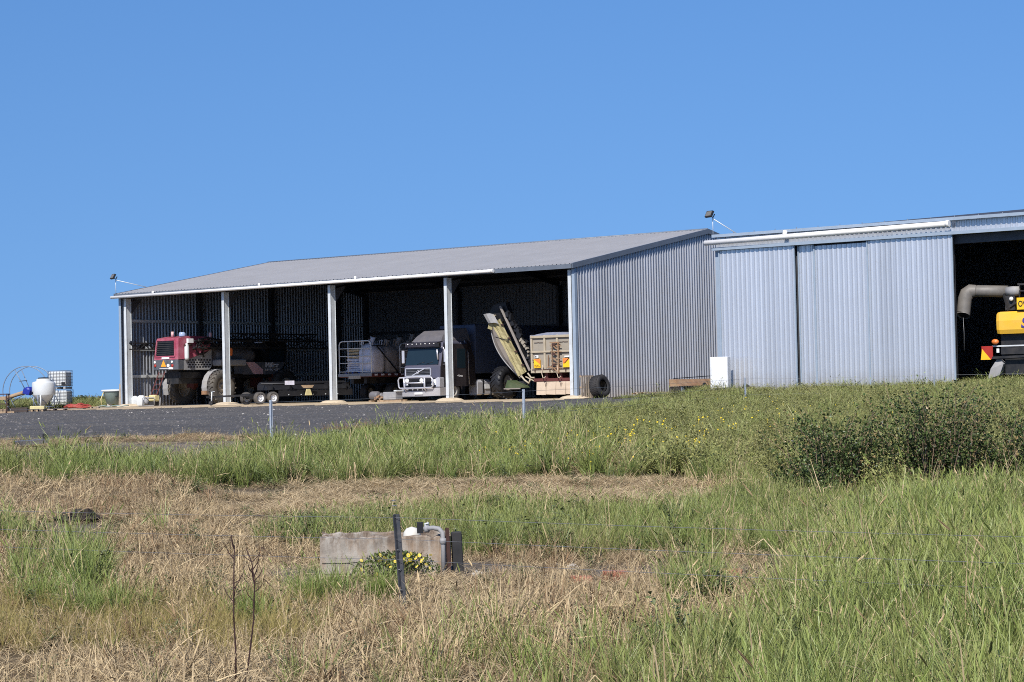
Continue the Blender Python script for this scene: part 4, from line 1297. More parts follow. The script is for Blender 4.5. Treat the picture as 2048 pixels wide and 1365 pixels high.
mb = MB()
rg = np.random.default_rng(5)
for k in range(34):
    a = .4 + 3.3 * k / 34
    mb.cbox(Pc(a, .86 + rg.normal() * .05 - .06 * (k / 34), -.1 + rg.normal() * .05), tuple(.08 + rg.random(3) * .22), Matrix.Rotation(rg.random() * 3, 3, 'Y'))
mb.build('torn_curtain', 'black', cv)['kind'] = 'stuff'
mb = MB()
for k in range(9):
    a = 1.9 + 1.7 * k / 9
    mb.cbox(Pc(a, .84 + rg.normal() * .05, -.02), tuple(.06 + rg.random(3) * .14), Matrix.Rotation(rg.random() * 3, 3, 'Y'))
mb.build('curtain_clips', 'tan_panel', cv)['kind'] = 'stuff'
# base, pivot, wheel
MB().prism([(1.1, 1.0), (1.9, .68), (1.95, .6), (.95, .58), (.95, .66)], 'y', .1, .9).build('base', 'dark_green', cv)
MB().bar((.9, .06, .56), (1.95, .06, .56), .06, .06).build('base_rail', 'grey_brown', cv)
mb = MB()
mb.tube([Pc(3.75, -.1, .1), Pc(4.05, -.02, .12), Pc(4.3, .12, .1), Pc(4.15, .32, .1)], .05, 6)
mb.tube([Pc(3.8, .3, .05), Pc(4.1, .36, .05), Pc(4.2, .55, .05)], .045, 6)
mb.bar(Pc(3.7, -.2, .0), Pc(4.3, .0, .0), .07); mb.bar(Pc(3.9, .1, .06), Pc(4.4, .5, .06), .05)
mb.build('pivot', 'tan_paint', cv)
w1, w2 = wheel_meshes(.86, .62, .42, lugs=20)
put_wheel('wheel', cv, (.22, 1.0, .865), w1, w2, 'black', 'rim_grey', flip=True)  # tyre blacker than the other rubber: its shade is put into the colour
MB().bar((.4, .95, .87), (1.9, .9, .87), .14).build('axle', 'black_steel', cv)

# ------------------------------------------------------------------ tipping grain trailer, tail on
tp = thing('grain_trailer', 'tan steel grain trailer seen from its tailgate, with orange warning plates and pale mud flaps', 'trailer', site(-2.72, 1.9, .02), -TH)
bod = MB().box(-1.27, 1.27, .08, 8.2, 1.34, 3.3).build('body', 'tan_panel', tp)
tg = MB().box(-1.24, 1.24, .0, .075, 1.40, 3.26).build('tailgate', 'tan_panel', tp)
for x in (-1.25, -.42, .38, 1.2):
    MB().bevbox(x - .06, x + .06, -.075, -.003, 1.52, 3.30, .015).build('post', 'tan_paint', tg)
for (z, h) in ((3.22, .13), (2.44, .1), (1.44, .2)):
    MB().bevbox(-1.29, 1.29, -.105, -.077, z - h / 2, z + h / 2, .01).build('rail', 'tan_paint', tg)
for x in (-.84, 0.75):
    MB().tube([(x - .25, -.03, 2.92), (x - .04, -.03, 2.92), (x, -.03, 2.95), (x + .04, -.03, 2.92), (x + .3, -.03, 2.92)], .012, 5).build('seam', 'rust_dark', tg)
mb = MB()
mb.bar((.12, -.14, 1.5), (.12, -.14, 2.85), .05); mb.bar((.5, -.14, 1.3), (.52, -.14, 2.9), .07)
mb.bar((.0, -.15, 2.9), (.6, -.15, 2.9), .06)
for z in (2.75, 2.45, 2.1, 1.85, 1.6):
    mb.bar((.0, -.15, z), (.7, -.15, z - .04), .035)
    mb.bar((.2, -.16, z), (.42, -.16, z - .2), .045)
mb.bar((-.15, -.14, 1.65), (-.12, -.14, 2.25), .04); mb.bar((-.2, -.14, 1.62), (.05, -.14, 1.66), .05); mb.bar((.3, -.14, 1.58), (.66, -.14, 1.6), .05)
mb.build('latch_gear', 'rust', tg)
for z in (2.8, 2.3, 1.75):
    MB().cbox((.26, -.17, z), (.2, .06, .12)).build('latch_hook', 'rust_dark', tg)
mb = MB()
for x in (-1.0, -.05, .2, .5, .95): mb.bar((x, -.13, 1.5), (x, -.13, 1.38), .045)
mb.bar((-1.2, -.125, 1.52), (1.25, -.125, 1.53), .03)
mb.build('hinge_row', 'rust_dark', tg)['kind'] = 'stuff'
for x0, flip in ((-1.1, 1), (.74, -1)):
    pl = MB().box(x0, x0 + .42, -.083, -.077, 1.60, 2.08).build('warning_plate', 'sign_yellow', tg)
    tri = [(x0 + .01, 2.07), (x0 + .41, 2.07), (x0 + .41, 1.78)] if flip > 0 else [(x0 + .41, 2.07), (x0 + .01, 2.07), (x0 + .01, 1.78)]
    MB().prism(tri, 'y', -.089, -.0845).build('red_triangle', 'amber_lens', pl)
    if flip > 0:
        text('lettering', 'DO NOT', .075, 'letter_black', pl, (x0 + .04, -.088, 1.72), (math.pi / 2, 0, 0))
        text('lettering', 'OVERTAKE', .07, 'letter_black', pl, (x0 + .04, -.088, 1.64), (math.pi / 2, 0, 0))
    else:
        MB().bar((x0 + .12, -.095, 1.82), (x0 + .45, -.095, 2.12), .05, .02).build('rust_smear', 'rust_dark', pl)
MB().box(-1.03, -.80, -.083, -.077, 2.12, 2.26).build('white_plate', 'letter_white', tg)
MB().box(-1.0, -.92, -.087, -.0835, 2.15, 2.23).build('plate_mark', 'letter_black', tg)
MB().box(.85, 1.15, -.083, -.077, 2.13, 2.20).build('white_plate', 'letter_white', tg)
cvr = MB().loft([[(-1.3, y, 3.28 + dz), (-.9, y, 3.36 + dz), (-.3, y, 3.43 + dz), (.5, y, 3.41 + dz), (1.28, y, 3.32 + dz), (1.28, y, 3.29), (-1.3, y, 3.26)] for y, dz in ((-.02, 0), (.6, .03), (3, .04), (8, .02))]).build('tarp', 'canvas', tp)
MB().loft([[(-1.31, y, 3.34), (-1.38, y, 3.3), (-1.36 - .05 * (i % 2), y, 2.6), (-1.29, y, 2.0 + .2 * (i % 2)), (-1.28, y, 2.1)] for i, y in enumerate((.0, .5, 1.0, 2.0, 4.0))]).build('tarp_edge', 'canvas', tp)
mb = MB()
for x in (-.45, .45): mb.box(x - .1, x + .1, .1, 8.0, .98, 1.33)
mb.build('chassis', 'red_steel', tp)
MB().box(-1.2, 1.25, .02, .12, .90, 1.06).build('rear_bar', 'red_steel', tp)
for k in range(4):
    x = -1.02 + k * .62
    MB().loft([[(x, -.02, .21 + .02 * (k % 2)), (x + .60, -.03, .2), (x + .60, .0, .2), (x, .01, .21)], [(x, .0, .55), (x + .60, -.01, .55), (x + .60, .02, .55), (x, .03, .55)], [(x, .03, .88), (x + .60, .03, .88), (x + .60, .06, .88), (x, .06, .88)]]).build('mud_flap', 'beige_rubber', tp)
for x in (-.5, .46):
    MB().tube([(x, -.14, 1.75), (x - .02, -.2, 1.3), (x + .05, -.2, 1.08), (x + .14, -.17, 1.08), (x + .16, -.14, 1.16)], .022, 6).build('hanging_hook', 'beige_rubber', tp)
    MB().tube([(x + .05, -.04, .85), (x + .1, -.05, .62), (x + .17, -.04, .84)], .012, 5).build('chain', 'rust_dark', tp)
w1, w2 = wheel_meshes(.5, .5, .29)
for y in (1.0, 2.25):
    for x in (-.95, .95): put_wheel('wheel', tp, (x, y, .5), w1, w2, 'rubber', 'rim_grey', flip=x < 0)

# ------------------------------------------------------------------ yellow harvester in the other shed
hv = thing('combine_harvester', 'yellow combine harvester with grey unloading auger, tail towards the open door', 'combine harvester', site(23.15, 1.15, S2Z), -TH)
rings = []
for (x, k) in ((-1.32, .82), (-1.26, .94), (-1.12, 1.0), (1.12, 1.0), (1.26, .94), (1.32, .82)):
    r_ = []
    for (y, z) in ((.0, 2.32), (-.08, 2.5), (-.10, 2.9), (-.05, 3.2), (.1, 3.3), (1.8, 3.34), (1.8, 2.3)):
        r_.append((x, .9 + (y - .9) * k, 2.82 + (z - 2.82) * k))
    rings.append(r_)
hh = MB().loft(rings, smooth=False).build('rear_hood', 'yellow_paint', hv)
text('lettering', 'S', .62, 'letter_blue', hh, (-.12, -.115, 2.58), (math.pi / 2, 0, 0), shear=.25, ext=.006, off=.012)
MB().box(-1.2, 1.2, .3, 6.5, 1.2, 3.2).build('body', 'black_steel', hv)
MB().box(-1.35, 1.35, 2.0, 5.5, 3.2, 4.1).build('grain_tank', 'black_steel', hv)
sg = MB().box(-.26, 1.15, -.12, -.08, 3.36, 3.88).build('oversize_sign', 'sign_yellow', hv)
text('lettering', 'OVERSIZE', .36, 'letter_black', sg, (-.2, -.124, 3.49), (math.pi / 2, 0, 0), sx=.72, off=.008)
mb = MB()
mb.tube([(-2.55, .2, 4.25), (-2.2, .25, 4.28), (-.9, .5, 4.2)], .26, 14)
mb.build('auger_tube', 'auger_grey', hv)
MB().tube([(-2.25, .2, 4.28), (-2.5, .15, 4.30), (-2.66, .1, 4.18), (-2.74, .05, 3.95), (-2.8, .0, 3.35)], [.27, .30, .32, .31, .30], 16, cap=False).build('auger_spout', 'auger_grey', hv)
sp_ = []
for k in range(16):
    a = 2 * math.pi * k / 16
    sp_.append((-2.81 +   .30 * math.cos(a), -.02 +   .30 * math.sin(a), 3.34 - .14 - .14 * math.sin(a)))
MB().loft([[(-2.8 +   .30 * math.cos(2 * math.pi * k / 16),   .30 * math.sin(2 * math.pi * k / 16), 3.36) for k in range(16)], sp_], cap=False, smooth=True).build('spout_mouth', 'auger_grey', hv)
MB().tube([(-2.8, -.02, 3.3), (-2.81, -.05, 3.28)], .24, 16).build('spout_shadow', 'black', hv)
MB().tube([(-2.74, -.2, 3.1), (-2.72, -.2, 2.4), (-2.74, -.2, 1.6)], .012, 5).build('pull_cord', 'wire', hv)
MB().lathe([(.0, -.28), (.2, -.28), (.22, 0), (.2, .3), (0, .34)], 14, Matrix.Translation((-.62, .35, 4.2)) @ RYM).build('air_cleaner', 'grey_dusty', hv)
mb = MB()
mb.bar((-.4, .4, 4.5), (1.3, .4, 4.4), .08); mb.bar((-.3, .3, 4.2), (1.3, .3, 4.15), .06)
for x in (-.3, .2, .7, 1.2): mb.bar((x, .3, 3.4), (x, .35, 4.45), .05)
mb.bar((-1.0, .3, 4.1), (-.75, .2, 3.35), .12); mb.bar((-.9, .2, 3.4), (-.3, .2, 3.75), .07)
mb.box(-.95, -.5, .25, .8, 3.36, 4.0)
mb.build('engine_deck', 'black_steel', hv)
MB().lathe([(0, 0), (.08, .0), (.1, .05), (.08, .1), (0, .12)], 12, axis_mtx((-.62, .2, 3.85), 'y')).build('work_lamp', 'headlight', hv)
MB().prism([(.1, 4.6), (1.2, 4.55), (1.2, 5.0), (.4, 4.9)], 'y', .5, .8).build('hopper_lid', 'slate', hv)
MB().lathe([(0, 0), (.16, 0), (.17, .05), (.12, .12), (0, .14)], 14, axis_mtx((-1.32, -.05, 1.98), 'y') @ Matrix.Scale(.72, 4, (0, 1, 0))).build('amber_lamp', 'amber_lens', hv)
MB().box(-1.5, 1.4, -.02, .06, 1.76, 1.82).build('cross_bar', 'galv', hv)
rp = MB().box(-1.98, -1.46, -.06, -.02, 1.22, 1.80).build('rear_marker', 'red_lens', hv)
MB().prism([(-2.02, 1.2), (-1.55, 1.2), (-1.95, 1.68)], 'y', -.075, -.062).build('yellow_triangle', 'sign_yellow', hv)
MB().box(-1.28, -1.16, -.06, -.03, 1.5, 1.68).build('white_reflector', 'letter_white', hv)
mb = MB()
mb.box(-1.1, 1.3, .0, .2, 1.42, 1.7); mb.bar((-1.5, -.02, 1.28), (1.4, -.05, 1.34), .1); mb.box(-1.0, 1.2, .2, 1.6, .5, 1.3)
mb.build('rear_frame', 'black_steel', hv)
MB().loft([[(-1.75, .0, .35), (-1.2, .0, .5), (-1.2, .5, .5), (-1.75, .5, .35)], [(-1.6, .0, .8), (-1.0, .0, 1.0), (-1.0, .5, 1.0), (-1.6, .5, .8)], [(-1.35, .1, 1.2), (-1.15, .1, 1.2), (-1.15, .4, 1.2), (-1.35, .4, 1.2)]]).build('mud_guard', 'grey_dusty', hv)
w1, w2 = wheel_meshes(.62, .45, .32, lugs=16)
for x in (-1.25, 1.25): put_wheel('wheel', hv, (x, 1.6, .62), w1, w2, 'rubber', 'rim_grey', flip=x < 0)
w1, w2 = wheel_meshes(.95, .7, .45, lugs=20)
for x in (-1.35, 1.35): put_wheel('wheel', hv, (x, 5.6, .95), w1, w2, 'rubber', 'rim_grey', flip=x < 0)

# ------------------------------------------------------------------ small things round the sheds
def pallet(label, loc, rz, m='wood_grey', w=1.15, d=1.1, name='pallet'):
    o = thing(name, label, 'pallet', loc, rz)
    for k in range(6):
        y = -d / 2 + k * d / 5.6
        MB().box(-w / 2, w / 2, y, y + d / 8, .105, .13).build('board', m, o)
    for x in (-w / 2 + .05, 0, w / 2 - .05):
        MB().box(x - .045, x + .045, -d / 2, d / 2 + .02, .025, .104).build('bearer', m, o)
    for k in (0, 2, 5):
        y = -d / 2 + k * d / 5.6
        MB().box(-w / 2, w / 2, y, y + d / 8, .0, .024).build('board', m, o)
    return o
# white bags and yellow pump at the first column
def sack(label, loc, w, d, h, m, rz, seed, grp=None):
    o = lump_box(w, d, h, seed, .14, .6).build('sack', m)
    o.location = loc; o.rotation_euler = (0, 0, rz)
    tag(o, label, 'sack', grp)
    return o
sack('white plastic sack standing nearest the corner column of the open shed', site(-32.45, .55, .02), .42, .4, .62, 'white_plastic', .3, 31, 'white sacks by the corner column')
sack('white plastic sack slumped on the right beside the yellow pump', site(-31.95, .6, .02), .5, .45, .66, 'white_plastic', -.2, 33, 'white sacks by the corner column')
sack('brown sack poking up behind the white sacks', site(-32.3, 1.3, .02), .4, .3, .6, 'bag_tan', 0, 35)
pm = thing('pump_engine', 'small yellow pump engine on a frame beside the white sacks', 'pump', site(-31.05, .6, .02), -TH)
MB().bevbox(-.12, .42, -.2, .25, .28, .66, .06).build('fuel_tank', 'pale_yellow', pm)
MB().lathe([(0, -.1), (.22, -.1), (.24, 0), (.22, .1), (0, .12)], 14, axis_mtx((-.32, -.05, .32), 'x')).build('pump_housing', 'grey_dusty', pm)
mb = MB()
for (a, b) in (((-.55, -.25, .04), (.45, -.25, .04)), ((-.55, .25, .04), (.45, .25, .04)), ((-.55, -.25, .04), (-.55, -.25, .5)), ((.45, -.25, .04), (.45, -.25, .5)), ((-.55, -.25, .5), (.45, -.25, .5)), ((-.55, .25, .04), (-.55, .25, .5)), ((.45, .25, .04), (.45, .25, .5))): mb.tube([a, b], .022, 6)
mb.build('frame', 'grey_dusty', pm)
MB().box(-.1, .35, -.18, .2, .06, .27).build('engine', 'black_steel', pm)
# gearbox and steel box in front of the truck
gb = thing('gearbox', 'greasy grey machine gearbox lying on boards left of the truck bull bar', 'gearbox', site(-12.75, -.1, .0), -TH)
mb = MB().lathe([(0, -.28), (.2, -.28), (.24, -.2), (.24, .2), (.2, .28), (0, .28)], 14, axis_mtx((-.3, 0, .36), 'x'))
mb.lathe([(0, 0), (.18, 0), (.18, .1), (.1, .12), (.1, .3), (0, .3)], 12, axis_mtx((.12, 0, .34), 'x'))
mb.build('casing', 'tank_grey', gb)
mb = MB()
for k in range(5): mb.cbox((-.1 + .12 * k, -.2, .2 + .06 * (k % 3)), (.1, .14, .16), Matrix.Rotation(.4 * k, 3, 'Y'))
mb.build('fittings', 'rust', gb)
for x in (-.5, .1): MB().box(x, x + .18, -.3, .3, .02, .11).build('bearer', 'wood', gb)
sb = thing('steel_box', 'grey steel box on timber skids beside the truck bull bar', 'box', site(-11.75, -.15, .0), -TH)
MB().bevbox(-.45, .42, -.3, .3, .13, .55, .02).build('box', 'grey_dusty', sb)
MB().bevbox(.3, .5, -.32, .32, .553, .64, .02).build('lid', 'galv', sb)
for y in (-.25, .12): MB().box(-.75, .75, y, y + .16, .02, .125).build('skid', 'wood', sb)

# tyre, pallet and timber against the gable wall
ty = thing('loose_tyre', 'worn black truck tyre leaning by the corner of the gable wall', 'tyre', site(.95, .8, .02), 0)
w1, _ = wheel_meshes(.58, .56, .3)
m_ = MB(); m_.v, m_.f, m_.smooth = w1.v, w1.f, w1.smooth
t_ = m_.build('tyre', 'rubber', ty)
t_.rotation_euler = (0, math.radians(-9), math.radians(-40)); t_.location = (0, 0, .57)
mb = MB().lathe([(.28, -.2), (.31, 0), (.28, .2)], 24, RYM)
t2 = mb.build('inner_liner', 'black', t_)
pw = thing('leaning_pallet', 'weathered timber pallet standing on edge behind the loose tyre', 'pallet', site(.33, .62, .02), -TH + math.pi / 2)
for k in range(6): MB().box(-.55 + k * .2, -.43 + k * .2, -.03, .0, .0, 1.12).build('board', 'wood_grey', pw)
for z in (.02, .5, 1.05): MB().box(-.56, .58, .003, .09, z, z + .09).build('bearer', 'wood', pw)
tpile = thing('timber_pile', 'low pile of split timber and rusty offcuts along the gable wall', 'timber pile', site(.6, 5.9, .02), -TH + math.pi / 2)
rg = np.random.default_rng(12)
for k in range(14):
    x = -1.6 + rg.random() * 3.0
    L = .5 + rg.random() * 1.2
    a = Vector((x, rg.normal() * .12, .06 + .05 * (k % 4)))
    MB().bar(a, a + Vector((L, rg.normal() * .12, rg.normal() * .04)), .07 + rg.random() * .05, .06).build('plank', 'wood_grey' if k % 3 else 'rust', tpile)
cr = thing('feed_trough', 'rust-brown steel feed trough on a black base beside the white cabinet', 'trough', site(.9, 10.0, .03), -TH + math.pi / 2)
MB().loft([[(x, -.28, .48), (x, -.36, .5), (x, -.02, .86), (x, .3, .86), (x, .3, .48)] for x in (-2.0, -.6, .6, 2.0)]).build('hopper', 'rust', cr)
MB().loft([[(x, -.32, .05), (x, -.40, .44), (x, .3, .47), (x, .25, .05)] for x in (-1.95, 2.0)]).build('base', 'black_steel', cr)
MB().prism([(-2.0, .03), (-1.4, .03), (-1.85, .42), (-2.0, .42)], 'y', -.46, -.41).build('side_sheet', 'steel_blue', cr)
MB().bar((-2.05, .0, .9), (2.0, -.05, 1.02), .04).build('bar', 'black', cr)
MB().lathe([(0, -.03), (.2, -.03), (.2, .03), (0, .03)], 12, axis_mtx((.45, -.40, .46), 'y')).build('cap', 'black', cr)
wb = thing('white_cabinet', 'plain white upright cabinet standing where the two sheds meet', 'cabinet', site(9.2, -1.3, .14), math.radians(-17))
wb.location.z = max(wb.location.z, gz(wb.location.x, wb.location.y))
MB().bevbox(-.42, .42, -.36, .36, .05, 1.66, .015).build('carcass', 'white_paint', wb)
MB().bevbox(-.41, .41, -.40, -.363, .07, 1.65, .012).build('door', 'white_paint', wb)
MB().box(-.38, .38, -.33, .33, .0, .049).build('plinth', 'white_plastic', wb)
MB().box(-.38, -.355, -.425, -.401, .8, 1.2).build('handle', 'white_plastic', wb)
bk = MB().box(-.12, .25, -.1, .1, 0, .42).build('dark_board', 'rubber')
bk.location = site(10.0, -.6, .15); bk.rotation_euler = (0, .5, -TH)
tag(bk, 'small dark board leaning on the door at the right of the white cabinet', 'board')

# ------------------------------------------------------------------ yard left of the open shed
def ibc(label, x, y, z, rz):
    o = thing('tote_tank', label, 'tote tank', (x, y, z), rz, 'stacked caged tote tanks')
    MB().bevbox(-.56, .56, -.46, .46, .17, 1.08, .07).build('bottle', 'white_plastic', o)
    mb = MB()
    for k in range(7):
        xx = -.6 + 1.2 * k / 6
        for yy in (-.5, .5): mb.tube([(xx, yy, .15), (xx, yy, 1.13)], .010, 5)
    for k in range(1, 6):
        yy = -.5 + k / 6
        for xx in (-.6, .6): mb.tube([(xx, yy, .15), (xx, yy, 1.13)], .010, 5)
    for zz in (.2, .38, .57, .76, .95, 1.12):
        mb.tube([(-.6, -.5, zz), (.6, -.5, zz), (.6, .5, zz), (-.6, .5, zz)], .011, 5, closed=True)
    mb.build('cage', 'tank_grey', o)
    for xx in (-.5, 0, .5): MB().box(xx - .07, xx + .07, -.5, .5, .0, .14).build('pallet_foot', 'grey_dusty', o)
    return o
zi = gz(-27.75, 122.2)
ibc('white caged tote tank at the bottom of the stack of two', -27.7, 122.0, zi, -.18)
i2 = ibc('white caged tote tank on top of the stack, with a black label', -27.75, 122.05, zi + 1.17, -.2)
MB().box(.32, .56, -.53, -.515, .22, .42).build('black_label', 'black', i2)
ct_ = thing('cone_tank', 'white cone-bottomed poly tank on a steel stand in front of the tote tanks', 'tank', (-27.95, 118.6, gz(-27.95, 118.6) + .12), 0)
MB().lathe([(.0, .12), (.12, .14), (.66, .72), (.68, .76), (.68, 1.42), (.64, 1.5), (.42, 1.56), (.42, 1.66), (.36, 1.7), (0, 1.71)], 28).build('tank', 'white_plastic', ct_)
MB().lathe([(.30, 1.68), (.34, 1.72), (.3, 1.77), (0, 1.79)], 18).build('lid', 'black', ct_)
mb = MB()
for k in range(4):
    a = math.pi / 4 + k * math.pi / 2 + .5
    p = Vector((math.cos(a) * .68, math.sin(a) * .68, 0)); q = Vector((math.cos(a + math.pi / 2) * .68, math.sin(a + math.pi / 2) * .68, 0))
    mb.tube([p + Vector((0, 0, .0)), p + Vector((0, 0, .74))], .03, 6)
    mb.tube([p + Vector((0, 0, .7)), q * .5 + Vector((0, 0, .05))], .022, 5)
    mb.tube([p + Vector((0, 0, .03)), q + Vector((0, 0, .03))], .022, 5)
mb.build('stand', 'steel_blue', ct_)
MB().tube([(-.02, -.7, .0), (-.02, -.7, .72)], .04, 8).build('front_leg', 'galv', ct_)
MB().lathe([(0, 0), (.1, 0), (.1, .05), (0, .06)], 12, axis_mtx((-.5, -.44, .86), 'y') @ Matrix.Rotation(math.pi, 4, 'X')).build('outlet', 'black', ct_)
hw = thing('hose_reel', 'big thin steel hoop wheel with spokes and a blue hub, standing by the white tank', 'reel wheel', (-29.45, 121.0, gz(-29.45, 121) - .45), math.radians(-12))
mb = MB()
for (y, dx) in ((-.35, 0), (.35, .10)):
    mb.tube([(dx + 1.5 * math.cos(a), y, 1.55 + 1.5 * math.sin(a)) for a in [2 * math.pi * k / 40 for k in range(40)]], .026, 6, closed=True)
mb.build('rim', 'steel_blue', hw)
for (ang) in (118, 205, 305):
    a = math.radians(ang)
    for (y, dx) in ((-.35, 0), (.35, .10)):
        MB().tube([(dx + 1.48 * math.cos(a), y, 1.55 + 1.48 * math.sin(a)), (dx + .1 * math.cos(a), y * .6, 1.55)], .026, 6).build('spoke', 'steel_blue', hw)
MB().bar((-.42, -.3, 2.15), (-.22, .3, 2.2), .05).build('cross_tie', 'steel_blue', hw)
hb = MB().lathe([(0, -.34), (.2, -.34), (.26, -.25), (.26, .25), (.2, .34), (0, .34)], 14, axis_mtx((.08, 0, 1.55), 'y')).build('hub', 'blue_paint', hw)
MB().cbox((.05, -.1, 1.5), (.44, .6, .3), Matrix.Rotation(.3, 3, 'Y')).build('motor', 'blue_paint', hw)
MB().tube([(-.05, -.2, 1.5), (-1.4, -.45, 1.12)], [.13, .1], 10).build('timber_pole', 'wood', hw)
st = thing('wire_crate', 'rusty framed crate with timber pieces at the far left of the yard', 'crate', (-27.25, 106.0, gz(-27.25, 106)), .1)
mb = MB()
for x in (-.35, .35):
    for y in (-.35, .35): mb.bar((x, y, 0), (x, y, 1.05), .06)
for z in (.05, .5, 1.02):
    for (a, b) in (((-.35, -.35, z), (.35, -.35, z)), ((.35, -.35, z), (.35, .35, z)), ((.35, .35, z), (-.35, .35, z)), ((-.35, .35, z), (-.35, -.35, z))): mb.bar(a, b, .05)
mb.build('frame', 'rust_dark', st)
for k in range(4): MB().bar((-.3 + .17 * k, -.28, .06), (-.28 + .18 * k, .28, .1), .12, .3).build('block', 'wood', st)
MB().box(-.3, .28, -.3, .3, .72, .9).build('board', 'wood', st)
for k in range(3): MB().box(-.5 + k * .45, -.15 + k * .45, -.55, -.4, .0, .1).build('foot', 'wood', st)
dk = MB().bevbox(-.45, .45, -.2, .2, 0, .27, .02).build('dark_sleeper', 'wood_dark')
dk.location = (-26.9, 108.5, gz(-26.9, 108.5)); dk.rotation_euler = (0, 0, .1)
tag(dk, 'dark charred sleeper block lying between the rusty crate and the yellow tray', 'sleeper')
yt = thing('yellow_tray', 'faded yellow tray on short feet at the edge of the yard', 'tray', (-26.4, 110.5, gz(-26.4, 110.5)), .05)
MB().bevbox(-.38, .42, -.25, .25, .12, .32, .03).build('tray', 'pale_yellow', yt)
for x in (-.28, 0, .3): MB().box(x - .05, x + .05, -.22, .22, 0, .119).build('foot', 'wood', yt)
pallet('dark weathered pallet lying in front of the white cone tank', (-26.0, 113.0, gz(-26, 113)), .08, 'wood_dark', 1.25, 1.0)
hp = thing('red_hose_pile', 'tangled red hose heaped beside the tote tanks', 'hose', (-25.2, 115.0, gz(-25.2, 115)), 0)
rg = np.random.default_rng(3)
pts = []
for k in range(60):
    a = k * .55
    r_ = .25 + .38 * rg.random()
    pts.append((math.cos(a) * r_ * 1.4, math.sin(a) * r_ * .7, .06 + .3 * (1 - r_ / .65) + .1 * rg.random()))
MB().tube(pts, .055, 6).build('hose', 'red_hose', hp)
pallet('brown pallet at the right of the red hose', (-24.4, 115.2, gz(-24.4, 115.2)), .1, 'wood', .9, .9)
gh = MB().tube([(-.9 + .12 * k, .15 * math.sin(k * .8), .05 + .06 * abs(math.sin(k * .5))) for k in range(17)], .03, 6).build('green_hose', 'trough_green')
gh.location = (-23.7, 117.5, gz(-23.7, 117.5))
tag(gh, 'pale green hose lying on the grass left of the water trough', 'hose')
wt_ = thing('water_trough', 'grey-green round water trough with a white lid left of the open shed', 'trough', (-24.15, 120.4, gz(-24.15, 120.4)), .2)
MB().lathe([(0, .2), (.42, .2), (.62, .9), (.66, .95), (.62, .97), (0, .9)], 20).build('tub', 'trough_green', wt_)
MB().lathe([(.72, .96), (.74, 1.02), (.7, 1.06), (0, 1.07)], 20).build('lid', 'white_paint', wt_)
for x in (-.25, .25): MB().box(x - .14, x + .14, -.22, .22, 0, .199).build('block', 'stone', wt_)
MB().tube([(-.6, -.3, .9), (-.75, -.35, .5), (-.72, -.35, .05)], .035, 6).build('hose', 'pale_yellow', wt_)
MB().bar((.1, -.6, .62), (.35, -.58, .66), .05).build('handle', 'black', wt_)
lp = MB().bar((0, 0, 0), (.06, .02, 1.42), .14).build('timber_post', 'wood_grey')
lp.location = (-23.62, 119.6, gz(-23.62, 119.6) - .02)
tag(lp, 'weathered timber post between the water trough and the shed corner', 'post')

# ------------------------------------------------------------------ fences
def wire_run(par, pts, zs, r, nm='wire', sag=.02):
    for z in zs:
        path = []
        for a, b in zip(pts[:-1], pts[1:]):
            for k in range(8):
                t = k / 8
                q = a.lerp(b, t)
                path.append(Vector((q.x, q.y, q.z + z - sag * 4 * t * (1 - t))))
        path.append(pts[-1] + Vector((0, 0, z)))
        MB().tube(path, r, 5).build(nm, 'wire', par)
ff = thing('wire_fence', 'wire fence on thin pale posts running between the grass and the gravel yard', 'fence', (0, 0, 0))
fpts = []
for (x, y, top) in ((-13.0, 38.4, .40), (-5.6, 46.0, .41), (.27, 52.0, .53), (9.15, 78.5, .80), (16.4, 77.5, .78), (24.0, 76.5, .8), (32.0, 75.5, .85)):
    zb = gz(x, y)
    fpts.append(Vector((x, y, top)))
    mb = MB().box(x - .035, x + .035, y - .012, y + .012, zb - .2, top)
    mb.box(x - .009, x + .009, y - .05, y - .0125, zb - .2, top)
    mb.build('post', 'post_white', ff)
wire_run(ff, fpts, (-.05, -.36, -.66), .0035)
nf = thing('near_fence', 'low plain wire fence on a dark star picket in front of the concrete box', 'fence', (0, 0, 0))
def star_picket(x, y, top, lean, par):
    zb = gz(x, y)
    h = top - zb + .25
    mb = MB()
    for k in range(3):
        a = math.radians(90 + 120 * k + 20)
        c, s = math.cos(a), math.sin(a)
        n = (-s * .004, c * .004)
        w = .036
        poly = [(n[0], n[1]), (c * w + n[0] * 1.4, s * w + n[1] * 1.4), (c * w - n[0] * 1.4, s * w - n[1] * 1.4), (-n[0], -n[1])]
        mb.prism(poly, 'z', 0, h)
    o = mb.build('picket', 'picket', par)
    o.location = (x, y, zb - .25); o.rotation_euler = (0, lean, 0)
    return o
pk = star_picket(-1.045, 18.5, -.60, math.radians(-3.4), nf)
mb = MB()
for z in (.17, .36, .54, .98 - .03, 1.0):
    mb.tube([(-.035 + .02 * math.cos(a) + .03, .03 * math.sin(a), z + .3) for a in [k * .8 for k in range(8)]], .004, 5)
mb.build('wire_tie', 'wire', pk)
npts = [Vector((-9.6, 24.4, 0)), Vector((-1.09, 18.46, 0)), Vector((7.4, 12.4, 0))]
wire_run(nf, npts, (-.63, -.83, -1.02), .0018, sag=.03)
star_picket(-9.6, 24.44, -.60, 0, nf)
star_picket(7.4, 12.44, -.60, 0, nf)

